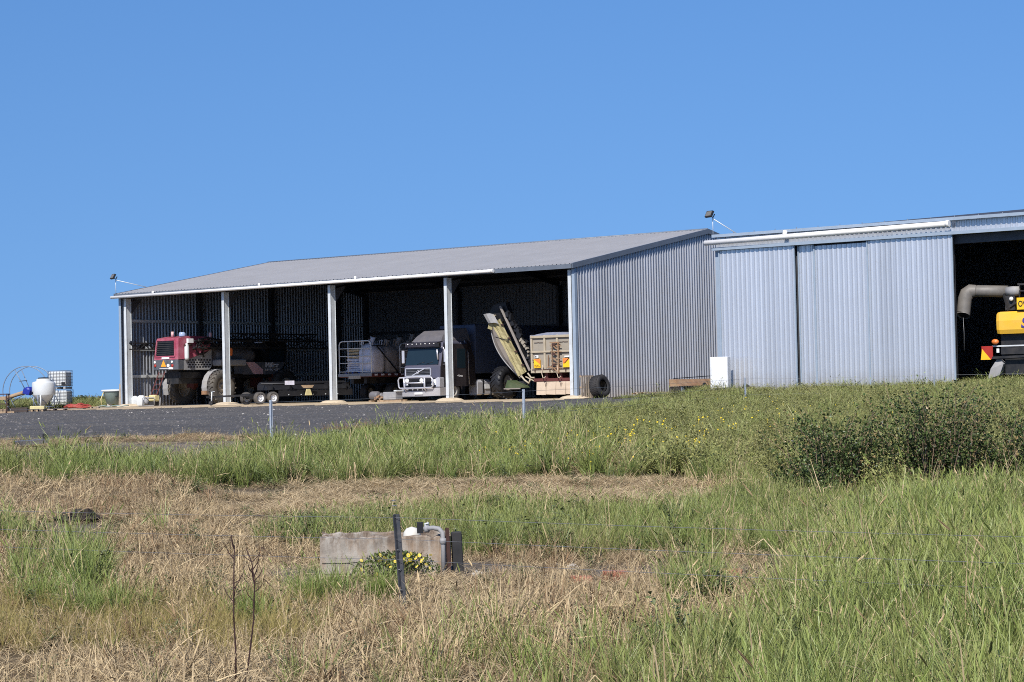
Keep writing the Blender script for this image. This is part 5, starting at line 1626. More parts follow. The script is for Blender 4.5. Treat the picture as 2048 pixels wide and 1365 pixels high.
# ------------------------------------------------------------------ concrete valve box with its fittings
bx, by = -1.43, 22.0
bzz = gz(bx, by)
cb = thing('concrete_box', 'weathered open concrete valve box in the dry grass behind the star picket', 'concrete box', (bx, by, bzz), math.radians(3))
conc = bpy.data.materials.new('old_concrete')
conc.use_nodes = True
n_, l_ = conc.node_tree.nodes, conc.node_tree.links
pb = n_['Principled BSDF']; pb.inputs['Roughness'].default_value = .9
tc_ = n_.new('ShaderNodeTexCoord')
def _nz(sc, d=8, r=.7, mp=None):
    q = n_.new('ShaderNodeTexNoise'); q.inputs['Scale'].default_value = sc; q.inputs['Detail'].default_value = d; q.inputs['Roughness'].default_value = r
    if mp:
        m2 = n_.new('ShaderNodeMapping'); m2.inputs['Scale'].default_value = mp; l_.new(tc_.outputs['Object'], m2.inputs['Vector']); l_.new(m2.outputs['Vector'], q.inputs['Vector'])
    else: l_.new(tc_.outputs['Object'], q.inputs['Vector'])
    return q.outputs['Fac']
def _rp(f, st):
    r = n_.new('ShaderNodeValToRGB'); e = r.color_ramp.elements
    while len(e) < len(st): e.new(.5)
    for k, (p, c) in enumerate(st): e[k].position = p; e[k].color = (*c, 1)
    l_.new(f, r.inputs['Fac']); return r.outputs['Color']
def _mx(f, a, b):
    x = n_.new('ShaderNodeMix'); x.data_type = 'RGBA'; l_.new(f, x.inputs['Factor']); l_.new(a, x.inputs[6]); l_.new(b, x.inputs[7]); return x.outputs[2]
c1 = _rp(_nz(3.0), [(.3, (.17, .15, .125)), (.48, (.29, .26, .22)), (.72, (.40, .36, .31))])
c2 = _rp(_nz(7, 6, .7, (1, 1, .18)), [(.2, (.30, .17, .08)), (.8, (.22, .15, .09))])
f1 = _rp(_nz(4.5, 8, .75, (1, 1, .3)), [(.44, (0, 0, 0)), (.66, (.8, .8, .8))])
col_ = _mx(f1, c1, c2)
f2 = _rp(_nz(30, 4, .6), [(.6, (0, 0, 0)), (.7, (.6, .6, .6))])
c3 = _rp(_nz(2), [(0, (.09, .06, .045)), (1, (.12, .09, .07))])
col_ = _mx(f2, col_, c3)
sx_ = n_.new('ShaderNodeSeparateXYZ'); l_.new(tc_.outputs['Object'], sx_.inputs[0])
rz_ = n_.new('ShaderNodeMapRange'); rz_.inputs['From Min'].default_value = .22; rz_.inputs['From Max'].default_value = .43; rz_.inputs['To Max'].default_value = 1.6; l_.new(sx_.outputs['Z'], rz_.inputs['Value'])
rm_ = n_.new('ShaderNodeMath'); rm_.operation = 'MULTIPLY'; rm_.use_clamp = True; l_.new(rz_.outputs['Result'], rm_.inputs[0]); l_.new(_rp(_nz(9, 8, .75, (1, 1, .25)), [(.42, (0, 0, 0)), (.62, (.9, .9, .9))]), rm_.inputs[1])
c4 = _rp(_nz(12), [(.3, (.085, .06, .042)), (.7, (.17, .125, .09))])
col_ = _mx(rm_.outputs[0], col_, c4)
l_.new(col_, pb.inputs['Base Color'])
bp_ = n_.new('ShaderNodeBump'); bp_.inputs['Strength'].default_value = .6; bp_.inputs['Distance'].default_value = .01
l_.new(_nz(35), bp_.inputs['Height']); l_.new(bp_.outputs['Normal'], pb.inputs['Normal'])
MATS['old_concrete'] = conc
def rough_wall(x0, x1, y0, y1, h, seed, drop=.035):
    r = np.random.default_rng(seed)
    n = 22
    rings = []
    along_x = (x1 - x0) > (y1 - y0)
    for i in range(n + 1):
        t = i / n
        e = h - abs(r.normal()) * drop * .6
        j = lambda: r.normal() * .004
        if along_x:
            x = x0 + (x1 - x0) * t
            rings.append([(x, y0 + j(), -.12), (x, y0 + j() * .4, h * .5), (x, y0 + .012 + abs(j()), e - .015), (x, y0 + .03, e), (x, y1 - .02, e + j()), (x, y1, e - .02), (x, y1, -.12)])
        else:
            y = y0 + (y1 - y0) * t
            rings.append([(x0 + j(), y, -.12), (x0, y, h * .5), (x0 + .01, y, e - .015), (x0 + .03, y, e), (x1 - .03, y, e + j()), (x1, y, e - .02), (x1, y, -.12)])
    return MB().loft(rings)
HB = .435
rough_wall(-.72, .70, -.32, -.22, HB, 1).build('front_wall', 'old_concrete', cb)
rough_wall(-.72, .70, .24, .34, HB + .01, 2).build('back_wall', 'old_concrete', cb)
rough_wall(-.72, -.62, -.217, .237, HB, 3).build('end_wall', 'old_concrete', cb)
rough_wall(.60, .70, -.217, .237, HB, 4).build('end_wall', 'old_concrete', cb)
MB().box(-.62, .6, -.22, .24, -.1, .12).build('box_floor', 'soil_dark', cb)
ck = MB()
def crack(pts):
    ck.tube([(x, -.3235, z) for x, z in pts], .0035, 4)
crack([(-.70, .145), (-.5, .14), (-.3, .148), (-.15, .15), (-.02, .146)])
crack([(-.42, .143), (-.36, .12), (-.33, .09), (-.35, .04), (-.36, .0)])
crack([(-.7, .03), (-.4, .025), (-.2, .02)])
ck.build('crack', 'black', cb)
fb_ = thing('float_ball', 'off-white float dome showing over the rim of the concrete box', 'float', (bx + .28, by + .0, bzz + .38), 0)
MB().lathe([(.0, -.12), (.085, -.06), (.1, .0), (.09, .06), (.06, .1), (0, .118)], 20).build('shell', 'float_white', fb_)
pf = thing('pipe_riser', 'galvanised water pipe bending over the right corner of the concrete box', 'pipe', (bx + .635, by - .36, bzz), math.radians(3))
MB().tube([(0, 0, -.05), (0, 0, .38), (-.005, .005, .45), (-.04, .03, .49), (-.10, .06, .5), (-.2, .12, .49)], .026, 10).build('pipe', 'grey_dusty', pf)
MB().lathe([(.03, -.03), (.037, -.028), (.037, .028), (.03, .03)], 10, Matrix.Translation((0, 0, .36))).build('collar', 'grey_dusty', pf)
MB().lathe([(0, 0), (.045, 0), (.045, .05), (.03, .06), (0, .06)], 10, axis_mtx((-.2, .12, .49), 'x')).build('tap', 'grey_dusty', pf)
MB().tube([(-.17, .1, .5), (-.19, .1, .545), (-.15, .08, .55)], .012, 6).build('tap_handle', 'galv', pf)
MB().box(-.28, -.21, .11, .16, .44, .56).build('block', 'black', pf)
ra = MB().prism([(0, 0), (.035, 0), (.035, .006), (.006, .006), (.006, .035), (0, .035)], 'z', -.15, .5).build('angle_iron', 'rust_dark')
ra.location = (bx + .685, by - .37, bzz); ra.rotation_euler = (0, math.radians(-2), .3)
tag(ra, 'thin rusty angle iron upright beside the bent water pipe', 'post')
rp_ = MB().bevbox(-.055, .055, -.05, .05, -.1, .45, .012).build('rubber_post', 'rubber')
rp_.location = (bx + .79, by - .25, bzz); rp_.rotation_euler = (0, math.radians(-2), .2)
tag(rp_, 'short black post at the right end of the concrete box', 'post')
# bricks and stones in the dry grass
def brick(x, y, rz, lab, m='brick', d=(.23, .11, .08)):
    o = MB().bevbox(-d[0] / 2, d[0] / 2, -d[1] / 2, d[1] / 2, 0, d[2], .008).build('brick', m)
    o.location = spot(x, y, -.01); o.rotation_euler = (.05, .04, rz)
    tag(o, lab, 'brick', 'bricks lying in the dry grass')
brick(.66, 20.7, .1, 'flat red brick half buried left of the upright orange brick')
brick(1.03, 20.9, .4, 'orange-red brick standing up from the dry grass', d=(.26, .12, .12))
brick(2.30, 21.6, -.2, 'dull pinkish brick lying alone to the right of the others', d=(.27, .12, .1))
def rock(x, y, r, lab, seed, m='stone'):
    import bmesh
    b = bmesh.new()
    bmesh.ops.create_icosphere(b, subdivisions=2, radius=r)
    rr_ = np.random.default_rng(seed)
    for v in b.verts:
        v.co *= 1 + rr_.normal() * .12
        v.co.z *= .65
    me = bpy.data.meshes.new('stone'); b.to_mesh(me); b.free()
    me.materials.append(MATS[m])
    o = bpy.data.objects.new('stone', me); COL.objects.link(o)
    o.location = spot(x, y, r * .3)
    tag(o, lab, 'stone', 'pale stones near the concrete box')
rock(.62, 22.3, .07, 'larger pale stone right of the concrete box', 1)
rock(.45, 22.5, .045, 'smaller pale stone beside the larger one', 2)
rock(-.42, 21.6, .06, 'pale stone at the foot of the short black post', 3)
tr_ = thing('metal_tray', 'bent grey metal tray lying in the dry strip below the yard', 'tray', spot(-11.2, 46.2), .2)
MB().loft([[(-.45, -.2, .02), (.5, -.2, .1), (.5, .2, .12), (-.45, .2, .04)], [(-.5, -.25, .16), (.55, -.22, .2), (.55, .22, .22), (-.5, .25, .18)]]).build('tray', 'tank_grey', tr_)
tr_.scale = (.75, .75, .8)
MB().box(.35, .5, -.05, .05, .2, .36).build('lug', 'black', tr_)
cl = thing('soil_clod', 'dark clod of upturned earth and roots in the dry grass at the left', 'clod', spot(-6.55, 29.6), 0)
import bmesh
def clod(x, y, r, seed):
    b = bmesh.new()
    bmesh.ops.create_icosphere(b, subdivisions=3, radius=r)
    rr_ = np.random.default_rng(seed)
    ph = rr_.random(6) * 6
    for v in b.verts:
        c = v.co / r
        k = 1 + .18 * math.sin(c.x * 5 + ph[0]) * math.sin(c.y * 6 + ph[1]) + .12 * math.sin(c.z * 9 + ph[2]) + rr_.normal() * .06
        v.co *= k; v.co.z = v.co.z * .62 + r * .25
        v.co.x += x; v.co.y += y
    me = bpy.data.meshes.new('lump'); b.to_mesh(me); b.free()
    me.materials.append(MATS['soil_dark'])
    o = bpy.data.objects.new('lump', me); COL.objects.link(o); o.parent = cl
clod(.12, 0, .22, 1); clod(-.16, .05, .16, 2); clod(-.02, -.18, .12, 3)
mb = MB()
rg = np.random.default_rng(8)
for k in range(14):
    p = Vector((rg.normal() * .2, -.1 + rg.normal() * .1, .1 + rg.random() * .15))
    d = Vector((rg.normal() * .16, -.1 * rg.random(), rg.normal() * .08))
    mb.tube([p, p + d * .5 + Vector((0, 0, .03)), p + d], .008, 4)
mb.build('roots', 'wood', cl)['kind'] = 'stuff'
# ------------------------------------------------------------------ vegetation
def blade_material(name, lo, hi, tipc, transl=0.35, rough=0.55, dryc=None):
    m = bpy.data.materials.new(name)
    m.use_nodes = True
    n, l = m.node_tree.nodes, m.node_tree.links
    b = n['Principled BSDF']
    b.inputs['Roughness'].default_value = rough
    b.inputs['Specular IOR Level'].default_value = 0.25
    def attr(k, t):
        a = n.new('ShaderNodeAttribute'); a.attribute_name = k; a.attribute_type = t; return a.outputs['Fac']
    def mix(f, a, c):
        x = n.new('ShaderNodeMix'); x.data_type = 'RGBA'
        l.new(f, x.inputs['Factor'])
        for s_, v in ((6, a), (7, c)):
            if isinstance(v, tuple): x.inputs[s_].default_value = (*v, 1)
            else: l.new(v, x.inputs[s_])
        return x.outputs[2]
    c = mix(attr('hue', 'GEOMETRY'), lo, hi)
    c = mix(attr('tip', 'GEOMETRY'), c, tipc)
    if dryc:
        c = mix(attr('tint', 'INSTANCER'), c, dryc)
    l.new(c, b.inputs['Base Color'])
    tr = n.new('ShaderNodeBsdfTranslucent')
    l.new(c, tr.inputs['Color'])
    ms = n.new('ShaderNodeMixShader')
    ms.inputs['Fac'].default_value = transl
    l.new(b.outputs['BSDF'], ms.inputs[1]); l.new(tr.outputs['BSDF'], ms.inputs[2])
    l.new(ms.outputs['Shader'], n['Material Output'].inputs['Surface'])
    return m

def tuft_mesh(name, m, seed, n, rad, hmin, hmax, lean, curl, width, kink=0.0, flat=False, segs=4, seed_heads=0.0, leaves=0, leaf=0.05, leaf_col=False):
    r = np.random.default_rng(seed)
    V, F, hue, tip = [], [], [], []
    def strip(pts, ws, side, h, t0=0.0, t1=1.0):
        o = len(V)
        k = len(pts)
        for i, (p, w) in enumerate(zip(pts, ws)):
            V.append(p - side * w); V.append(p + side * w)
            t = t0 + (t1 - t0) * i / (k - 1)
            hue.extend([h, h]); tip.extend([t, t])
        for i in range(k - 1):
            a = o + 2 * i
            F.append((a, a + 1, a + 3, a + 2))
    for i in range(n):
        a = r.random() * 6.283
        rr_ = rad * math.sqrt(r.random())
        base = np.array([rr_ * math.cos(a), rr_ * math.sin(a), 0.0])
        az = r.random() * 6.283 if flat or kink else a + r.normal() * .9
        L = hmin + (hmax - hmin) * r.random()
        th = abs(r.normal()) * lean + .03
        if flat:
            th = 1.35 + r.normal() * .14
            base[2] = .02 + .05 * r.random()
        d = np.array([math.cos(az), math.sin(az), 0.0])
        pts = [base]
        p = base.copy()
        kk = r.integers(1, segs) if r.random() < kink else -1
        for s_ in range(segs):
            p = p + (d * math.sin(th) + np.array([0, 0, math.cos(th)])) * (L / segs)
            if flat: p[2] = max(p[2], .012)
            pts.append(p.copy())
            th += curl * (0.4 + r.random()) * (s_ + 1) / segs
            if s_ + 1 == kk:
                th += .7 + r.random() * 1.1
                az2 = az + r.normal() * .5
                d = np.array([math.cos(az2), math.sin(az2), 0.0])
            if not flat and p[2] < .02: th = min(th, 1.5)
        fa = az + math.pi / 2 + r.normal() * .6
        side = np.array([math.cos(fa), math.sin(fa), r.normal() * .2])
        w = width * (.6 + .8 * r.random())
        ws = [w * .7] + [w * (1 - .25 * q) for q in range(1, segs)] + [w * .12]
        ws = [w * .75, w, w * .9, w * .6, w * .1][:segs + 1] if segs == 4 else ws
        h = r.random()
        strip(pts, ws, side / 2, h)
        if r.random() < seed_heads:
            e, q = pts[-1], pts[-1] - pts[-2]
            q = q / (np.linalg.norm(q) + 1e-6)
            for k2 in range(3):
                aa = k2 * 2.1
                sd = np.array([math.cos(aa), math.sin(aa), 0]) * .5
                strip([e, e + q * .05 + sd * .006, e + q * .12, e + q * .17], [width * .5, width * 1.6, width * 1.3, width * .2], sd, .8 + .2 * r.random(), .9, 1.0)
        for k2 in range(leaves):
            t = .2 + .8 * r.random()
            i0 = min(int(t * segs), segs - 1)
            c = pts[i0] + (pts[i0 + 1] - pts[i0]) * (t * segs - i0)
            az3 = r.random() * 6.283
            el = r.normal() * .5 + .3
            q = np.array([math.cos(az3) * math.cos(el), math.sin(az3) * math.cos(el), math.sin(el)])
            sd = np.array([-math.sin(az3), math.cos(az3), r.normal() * .4]) * .5
            ll = leaf * (.5 + r.random()) * (1.25 - .6 * t)
            strip([c, c + q * ll * .5, c + q * ll - np.array([0, 0, ll * .25])], [ll * .08, ll * .42, ll * .05], sd, r.random(), .25 + .4 * t, .3 + .5 * t)
    me = bpy.data.meshes.new(name)
    me.from_pydata([tuple(v) for v in V], [], F)
    for k, arr in (('hue', hue), ('tip', tip)):
        at = me.attributes.new(k, 'FLOAT', 'POINT')
        at.data.foreach_set('value', np.array(arr, np.float32))
    me.materials.append(m)
    return me

def scatter(name, label, meshes, P, rot, scl, tint, idx):
    """one ground-cover object: tufts set on points by geometry nodes"""
    lib = bpy.data.collections.new(name + '_tufts')
    for k, me in enumerate(meshes):
        lib.objects.link(bpy.data.objects.new('%s_tuft_%02d' % (name, k), me))
    me = bpy.data.meshes.new(name)
    me.vertices.add(len(P))
    me.vertices.foreach_set('co', np.asarray(P, np.float32).ravel())
    for k, arr, t in (('rot', rot, 'FLOAT_VECTOR'), ('scl', scl, 'FLOAT_VECTOR')):
        at = me.attributes.new(k, t, 'POINT'); at.data.foreach_set('vector', np.asarray(arr, np.float32).ravel())
    at = me.attributes.new('tint', 'FLOAT', 'POINT'); at.data.foreach_set('value', np.asarray(tint, np.float32))
    at = me.attributes.new('idx', 'INT', 'POINT'); at.data.foreach_set('value', np.asarray(idx, np.int32))
    me.materials.append(meshes[0].materials[0])
    o = bpy.data.objects.new(name, me)
    COL.objects.link(o)
    o['kind'] = 'stuff'
    o['label'] = label
    g = bpy.data.node_groups.new(name + '_nodes', 'GeometryNodeTree')
    g.interface.new_socket('Geometry', in_out='INPUT', socket_type='NodeSocketGeometry')
    g.interface.new_socket('Geometry', in_out='OUTPUT', socket_type='NodeSocketGeometry')
    n, l = g.nodes, g.links
    gi, go = n.new('NodeGroupInput'), n.new('NodeGroupOutput')
    ci = n.new('GeometryNodeCollectionInfo')
    ci.inputs['Collection'].default_value = lib
    ci.inputs['Separate Children'].default_value = True
    ci.inputs['Reset Children'].default_value = True
    ip = n.new('GeometryNodeInstanceOnPoints')
    ip.inputs['Pick Instance'].default_value = True
    def na(k, t):
        a = n.new('GeometryNodeInputNamedAttribute'); a.data_type = t; a.inputs['Name'].default_value = k
        return [s_ for s_ in a.outputs if s_.enabled][0]
    l.new(gi.outputs[0], ip.inputs['Points'])
    l.new(ci.outputs[0], ip.inputs['Instance'])
    l.new(na('idx', 'INT'), ip.inputs['Instance Index'])
    l.new(na('rot', 'FLOAT_VECTOR'), ip.inputs['Rotation'])
    l.new(na('scl', 'FLOAT_VECTOR'), ip.inputs['Scale'])
    l.new(ip.outputs[0], go.inputs[0])
    md = o.modifiers.new('scatter', 'NODES')
    md.node_group = g
    return o

m_green = blade_material('grass_green', (.014, .032, .007), (.165, .25, .048), (.25, .31, .085), .13, .4, dryc=(.34, .28, .13))
m_dry = blade_material('grass_dry', (.11, .07, .035), (.70, .54, .31), (.58, .45, .26), .1, .6, dryc=(.20, .14, .085))
m_yel = blade_material('grass_yellow', (.13, .12, .03), (.44, .36, .12), (.48, .37, .14), .25, .6, dryc=(.12, .13, .04))
m_weed = blade_material('weed_green', (.03, .045, .014), (.25, .27, .085), (.32, .32, .11), .14, .45, dryc=(.32, .28, .12))
m_thatch = blade_material('straw_litter', (.26, .18, .09), (.72, .57, .35), (.6, .47, .28), .15, .7, dryc=(.17, .12, .075))

green_t = [tuft_mesh('g%d' % k, m_green, 100 + k, 36, .15, .45, 1.1, .27, .30, .0125, seed_heads=.05) for k in range(5)]
dry_t = [tuft_mesh('d%d' % k, m_dry, 200 + k, 26, .18, .25, 1.1, .42, .30, .016, kink=.8, seed_heads=.1) for k in range(6)]
yel_t = [tuft_mesh('y%d' % k, m_yel, 300 + k, 34, .14, .5, 1.05, .34, .25, .010) for k in range(4)]
thatch_t = [tuft_mesh('t%d' % k, m_thatch, 400 + k, 26, .24, .18, .55, .2, .03, .011, flat=True, segs=3) for k in range(5)]
weed_t = [tuft_mesh('w%d' % k, m_weed, 500 + k, 9, .16, .5, 1.15, .2, .12, .010, leaves=13, leaf=.11) for k in range(6)]

m_darkw = blade_material('weed_dark', (.012, .026, .010), (.08, .12, .045), (.16, .19, .07), .1, .4, dryc=(.2, .15, .07))
dark_t = [tuft_mesh('k%d' % k, m_darkw, 600 + k, 9, .15, .4, 1.05, .45, .15, .012, leaves=16, leaf=.12) for k in range(4)]
m_rust = blade_material('grass_rusty', (.07, .035, .018), (.30, .17, .08), (.36, .24, .13), .08, .7, dryc=(.12, .09, .065))
rust_t = [tuft_mesh('r%d' % k, m_rust, 700 + k, 24, .17, .3, 1.05, .45, .3, .014, kink=.8) for k in range(4)]

def sample_ground(n_per, y0, y1, power, ref, seed, smax=.30):
    """points over the visible wedge; density n_per /m2 inside ref metres, thinning beyond"""
    r = np.random.default_rng(seed)
    ys = np.geomspace(y0, y1, 90)
    out = []
    for a, b in zip(ys[:-1], ys[1:]):
        mid = (a + b) / 2
        dens = n_per * (1 if mid < ref else (ref / mid) ** power)
        n = r.poisson(dens * (b - a) * 2 * (smax * mid + 1.0))
        Y = a + (b - a) * r.random(n)
        X = (r.random(n) * 2 - 1) * (smax * mid + 1.0)
        out.append(np.stack([X, Y], -1))
    return np.concatenate(out)

CLEAR = [(-1.43, 22.0, .78, .40), (-11.2, 46.2, .5, .3), (-6.55, 29.6, .3, .25), (.66, 20.7, .13, .1), (1.03, 20.9, .15, .1), (2.3, 21.6, .15, .1), (.62, 22.3, .07, .07)]
def keep_clear(X, Y):
    k = np.ones(len(X), bool)
    for (x, y, a, b) in CLEAR:
        k &= ~((np.abs(X - x) < a) & (np.abs(Y - y) < b))
    return k
pts = sample_ground(64, 8.5, 122, 1.25, 20, 1)
pts = pts[keep_clear(pts[:, 0], pts[:, 1])]
X, Y = pts[:, 0], pts[:, 1]
W = zone_weights(X, Y)
rs = np.random.default_rng(2)
N = len(X)
far = np.clip((Y - 20) / 45, 0, 2.2)
gn = fbm(X * .8, Y * .6, 91)
gn2 = fbm(X * 2.1, Y * 1.7, 95, 2)
hn = 1 + .38 * fbm(X * .6, Y * .4, 92) + .22 * rs.normal(size=N)
pick = rs.random(N)
px, py = W['x'], W['y']
# in front of the concrete box and picket the cover is low, so both stand clear
front = ((px > 560) & (px < 960) & (py > 1125) & (py < 1215))

def emit(name, label, mask, h, meshes, tint, wide=1.0, lean=.12, dz=-.02):
    i = np.nonzero(mask)[0]
    r = np.random.default_rng(len(name) * 7 + 1)
    rot = np.stack([r.normal(size=len(i)) * lean, r.normal(size=len(i)) * lean, r.random(len(i)) * 6.283], -1)
    hh_ = np.clip(h[i], .05, 1.2)
    sx = (np.maximum(hh_, .28)) * wide * (1 + .55 * far[i])
    scl = np.stack([sx, sx, hh_], -1)
    P = np.stack([X[i], Y[i], W['z'][i] + dz], -1)
    return scatter(name, label, meshes, P, rot, scl, np.clip(tint[i], 0, 1), r.integers(0, len(meshes), len(i)))

g_h = np.where(W['band2'], .40, .50)
g_h = np.where(py > W['lH'], .56, g_h)
edge = np.clip((Y - yard_near(X / Y)) / -6, 0, 1)
g_h = g_h * np.where(W['bank'], .45 + .55 * edge, 1) * hn
g_h = np.where(py > 1200, g_h * np.interp(px, [0, 500, 1300, 2048], [.55, .6, .75, 1.05]), g_h)
g_h = np.where(front, g_h * .4, g_h)
emit('green_grass', 'lush green grass covering the bank and the right foreground', (pick < W['green'] ** 1.5 * (.62 + .6 * gn2)), g_h, green_t,
     .05 + .22 * np.clip(gn + .1, 0, 1) + .25 * np.clip(W['n3'], 0, 1) + .25 * rs.random(N) ** 2 + .4 * (rs.random(N) < .08), lean=.14)
rest = ~(pick < W['green'] ** 1.5 * (.62 + .6 * gn2))
p2 = rs.random(N)
isyel = rest & (p2 < W['yellow'])
emit('yellow_grass', 'fine yellow-green grass in the lower left foreground', isyel, .26 * hn, yel_t, .15 + .5 * np.clip(gn, 0, 1) + .2 * rs.random(N))
p3 = rs.random(N)
isweed = (W['weed'] > 0) & ~W['pad'] & (p3 < W['weed'] * .9) & (rs.random(N) < .8)
w_h = np.where(W['back'], .6, .31 * (.45 + .55 * edge)) * hn
emit('field_weeds', 'low leafy weeds spreading over the rise towards the sheds', isweed, w_h, weed_t, .1 + .35 * np.clip(gn + .2, 0, 1) + .25 * rs.random(N), wide=1.15)
# some grass between the weeds
emit('mixed_grass', 'thin green grass growing between the field weeds', (W['weed'] > .1) & ~W['yard'] & ~W['pad'] & (rs.random(N) < .45), .31 * (.45 + .55 * edge) * hn, green_t, .25 + .3 * rs.random(N))
dryp = W['dry'] * np.where(W['straw'], np.where(px < 500, .5, .3), .62) * np.where(front, .8, 1)
isdry = rest & ~isyel & (W['weed'] < .3) & (rs.random(N) < dryp * (.75 + .8 * gn2)) & ~W['yard'] & ~W['pad']
d_h = np.where(W['fringe'], np.where((px > 360) & (py < 884), .2, .13), np.where(W['straw'], np.where(px < 480, .34, .17), .33)) * hn
d_h = np.where(front, .15 * hn, d_h)
d_h = np.where(W['bare'] > .4, d_h * .55, d_h)
emit('dry_grass', 'dry tan grass and dead stalks in the foreground', isdry, d_h, dry_t, np.clip(.35 * gn + .1, 0, 1) + .5 * rs.random(N) ** 1.5, wide=1.2, lean=.22)
isth = rest & ~W['yard'] & ~W['pad'] & (W['weed'] < .3) & (rs.random(N) < np.where(W['straw'], 1.0, .6) * (1 - .75 * W['bare']))
emit('straw_litter', 'flattened pale straw lying over the bare strips', isth & ~W['back'], np.full(N, .5), thatch_t, .25 * rs.random(N) ** 2 + .3 * W['bare'] * (px < 900), wide=1.0, lean=.06, dz=.0)
emit('bright_straw', 'bright mown straw lying thick along the strip behind the concrete box', W['straw'] & (W['green'] < .3) & ~W['back'] & (px > 560) & (py > 968) & (rs.random(N) < .95), np.full(N, .55), thatch_t, .12 * rs.random(N), wide=1.25, lean=.1, dz=.04)

m_green2 = blade_material('grass_deep_green', (.006, .018, .006), (.075, .13, .03), (.14, .20, .055), .1, .4, dryc=(.2, .18, .07))
deep_t = [tuft_mesh('e%d' % k, m_green2, 800 + k, 30, .15, .4, 1.1, .34, .38, .014, kink=.15) for k in range(4)]
emit('deep_green_grass', 'deeper green grass tufts mixed through the lush grass', (W['green'] > .4) & ~W['yard'] & ~W['pad'] & (rs.random(N) < np.clip(.22 + .5 * gn2, 0, .8) * W['green']), g_h * .95, deep_t, .3 * rs.random(N), lean=.2)
inG = (W['green'] > .5) & ~W['yard'] & ~W['pad'] & (W['weed'] < .5)
emit('seeding_stalks', 'pale seeding grass stalks standing above the green grass', inG & (rs.random(N) < .07), g_h * 1.25 + .08, dry_t, .25 * rs.random(N), wide=.75, lean=.2)
emit('broadleaf_weeds', 'dark broadleaf weeds scattered through the grass', ((W['green'] > .3) | (W['dry'] > .4)) & ~W['yard'] & ~W['pad'] & ~W['back'] & ~front & (rs.random(N) < np.where(gn2 > .15, .10, .015) * (Y > 14.5)), np.where(W['green'] > .3, .40, .22) * hn, dark_t, .3 * rs.random(N), wide=1.1)
emit('rusty_stalks', 'rusty brown dead stalks mixed into the dry grass', (W['dry'] > .4) & ~W['yard'] & ~W['pad'] & ~W['back'] & ~front & (W['weed'] < .3) & (rs.random(N) < np.where(gn > .1, .16, .03)), d_h * 1.15, rust_t, .4 * rs.random(N), wide=1.1, lean=.25)
# extra tall clumps that stand out in the photograph
def clump(name, label, centres, meshes, h, spread, n, tint, wide=1.0, lean=.15):
    r = np.random.default_rng(len(label))
    P, R, S, T, I = [], [], [], [], []
    for (x, y, k) in centres:
        for _ in range(int(n * k)):
            a, b = x + r.normal() * spread * k, y + r.normal() * spread * k * .7
            P.append((a, b, gz(a, b) - .02)); R.append((r.normal() * lean, r.normal() * lean, r.random() * 6.28))
            hh_ = h * (.7 + .5 * r.random())
            S.append((max(hh_, .3) * wide,) * 2 + (hh_,)); T.append(tint * r.random()); I.append(r.integers(0, len(meshes)))
    return scatter(name, label, meshes, P, R, S, T, I)
clump('dark_green_clump', 'dark green grass clumps among the dry grass', [(-3.95, 18.6, 1.0), (-4.6, 19.5, .8), (-2.0, 19.6, .7), (-1.35, 19.4, .5), (1.7, 19.0, .6), (-.45, 37.0, 1.2), (-2.4, 17.9, .5)], green_t, .42, .20, 26, .1)
clump('tall_pale_grass', 'tall pale grass stalks at the bottom of the view and along the bank', [(-.45, 14.6, .8), (-.2, 15.2, .7), (.05, 14.4, .6), (1.6, 38.0, 1.6), (1.2, 38.4, 1.4), (1.05, 16.8, .8), (-.15, 16.9, .7), (3.4, 35.0, 1.2)], dry_t, .55, .22, 16, .3)

clump('tall_weeds', 'tall leafy weeds growing round and behind the bushes', [(5.6, 37.0, 1.6), (8.4, 36.8, 1.8), (9.9, 35.6, 1.6), (6.2, 33.3, .5), (10.5, 38.0, 2.2), (7.6, 38.6, 2.2), (3.2, 37.4, 1.5)], weed_t, .75, .4, 22, .25)
clump('rusty_weeds', 'rusty brown dead weeds at the edge of the yard right of the fence post', [(-4.6, 55.5, 1.2), (-4.0, 56.5, 1.3), (-3.3, 58.0, 1.0)], rust_t, .38, .34, 18, .3)
# grass beyond the yard, out to the skyline at the left
r = np.random.default_rng(61)
P, R, S, T, I = [], [], [], [], []
for k in range(5200):
    Yb = 121 * (420 / 121) ** r.random()
    Xb = -Yb * (.17 + .14 * r.random())
    uu_, vv_ = to_uv(Xb, Yb)
    if uu_ > -35.5 and vv_ < 26: continue
    hh_ = (.32 + .35 * r.random()) * (1 if Yb < 200 else 1.2)
    P.append((Xb, Yb, gz(Xb, Yb) - .02)); R.append((r.normal() * .1, r.normal() * .1, r.random() * 6.28)); S.append((1.5 + Yb / 160,) * 2 + (hh_,)); T.append(.2 + .6 * r.random() ** 2); I.append(r.integers(0, 5))
scatter('far_grass', 'rough grass beyond the yard running out to the skyline at the left', green_t, P, R, S, T, I)
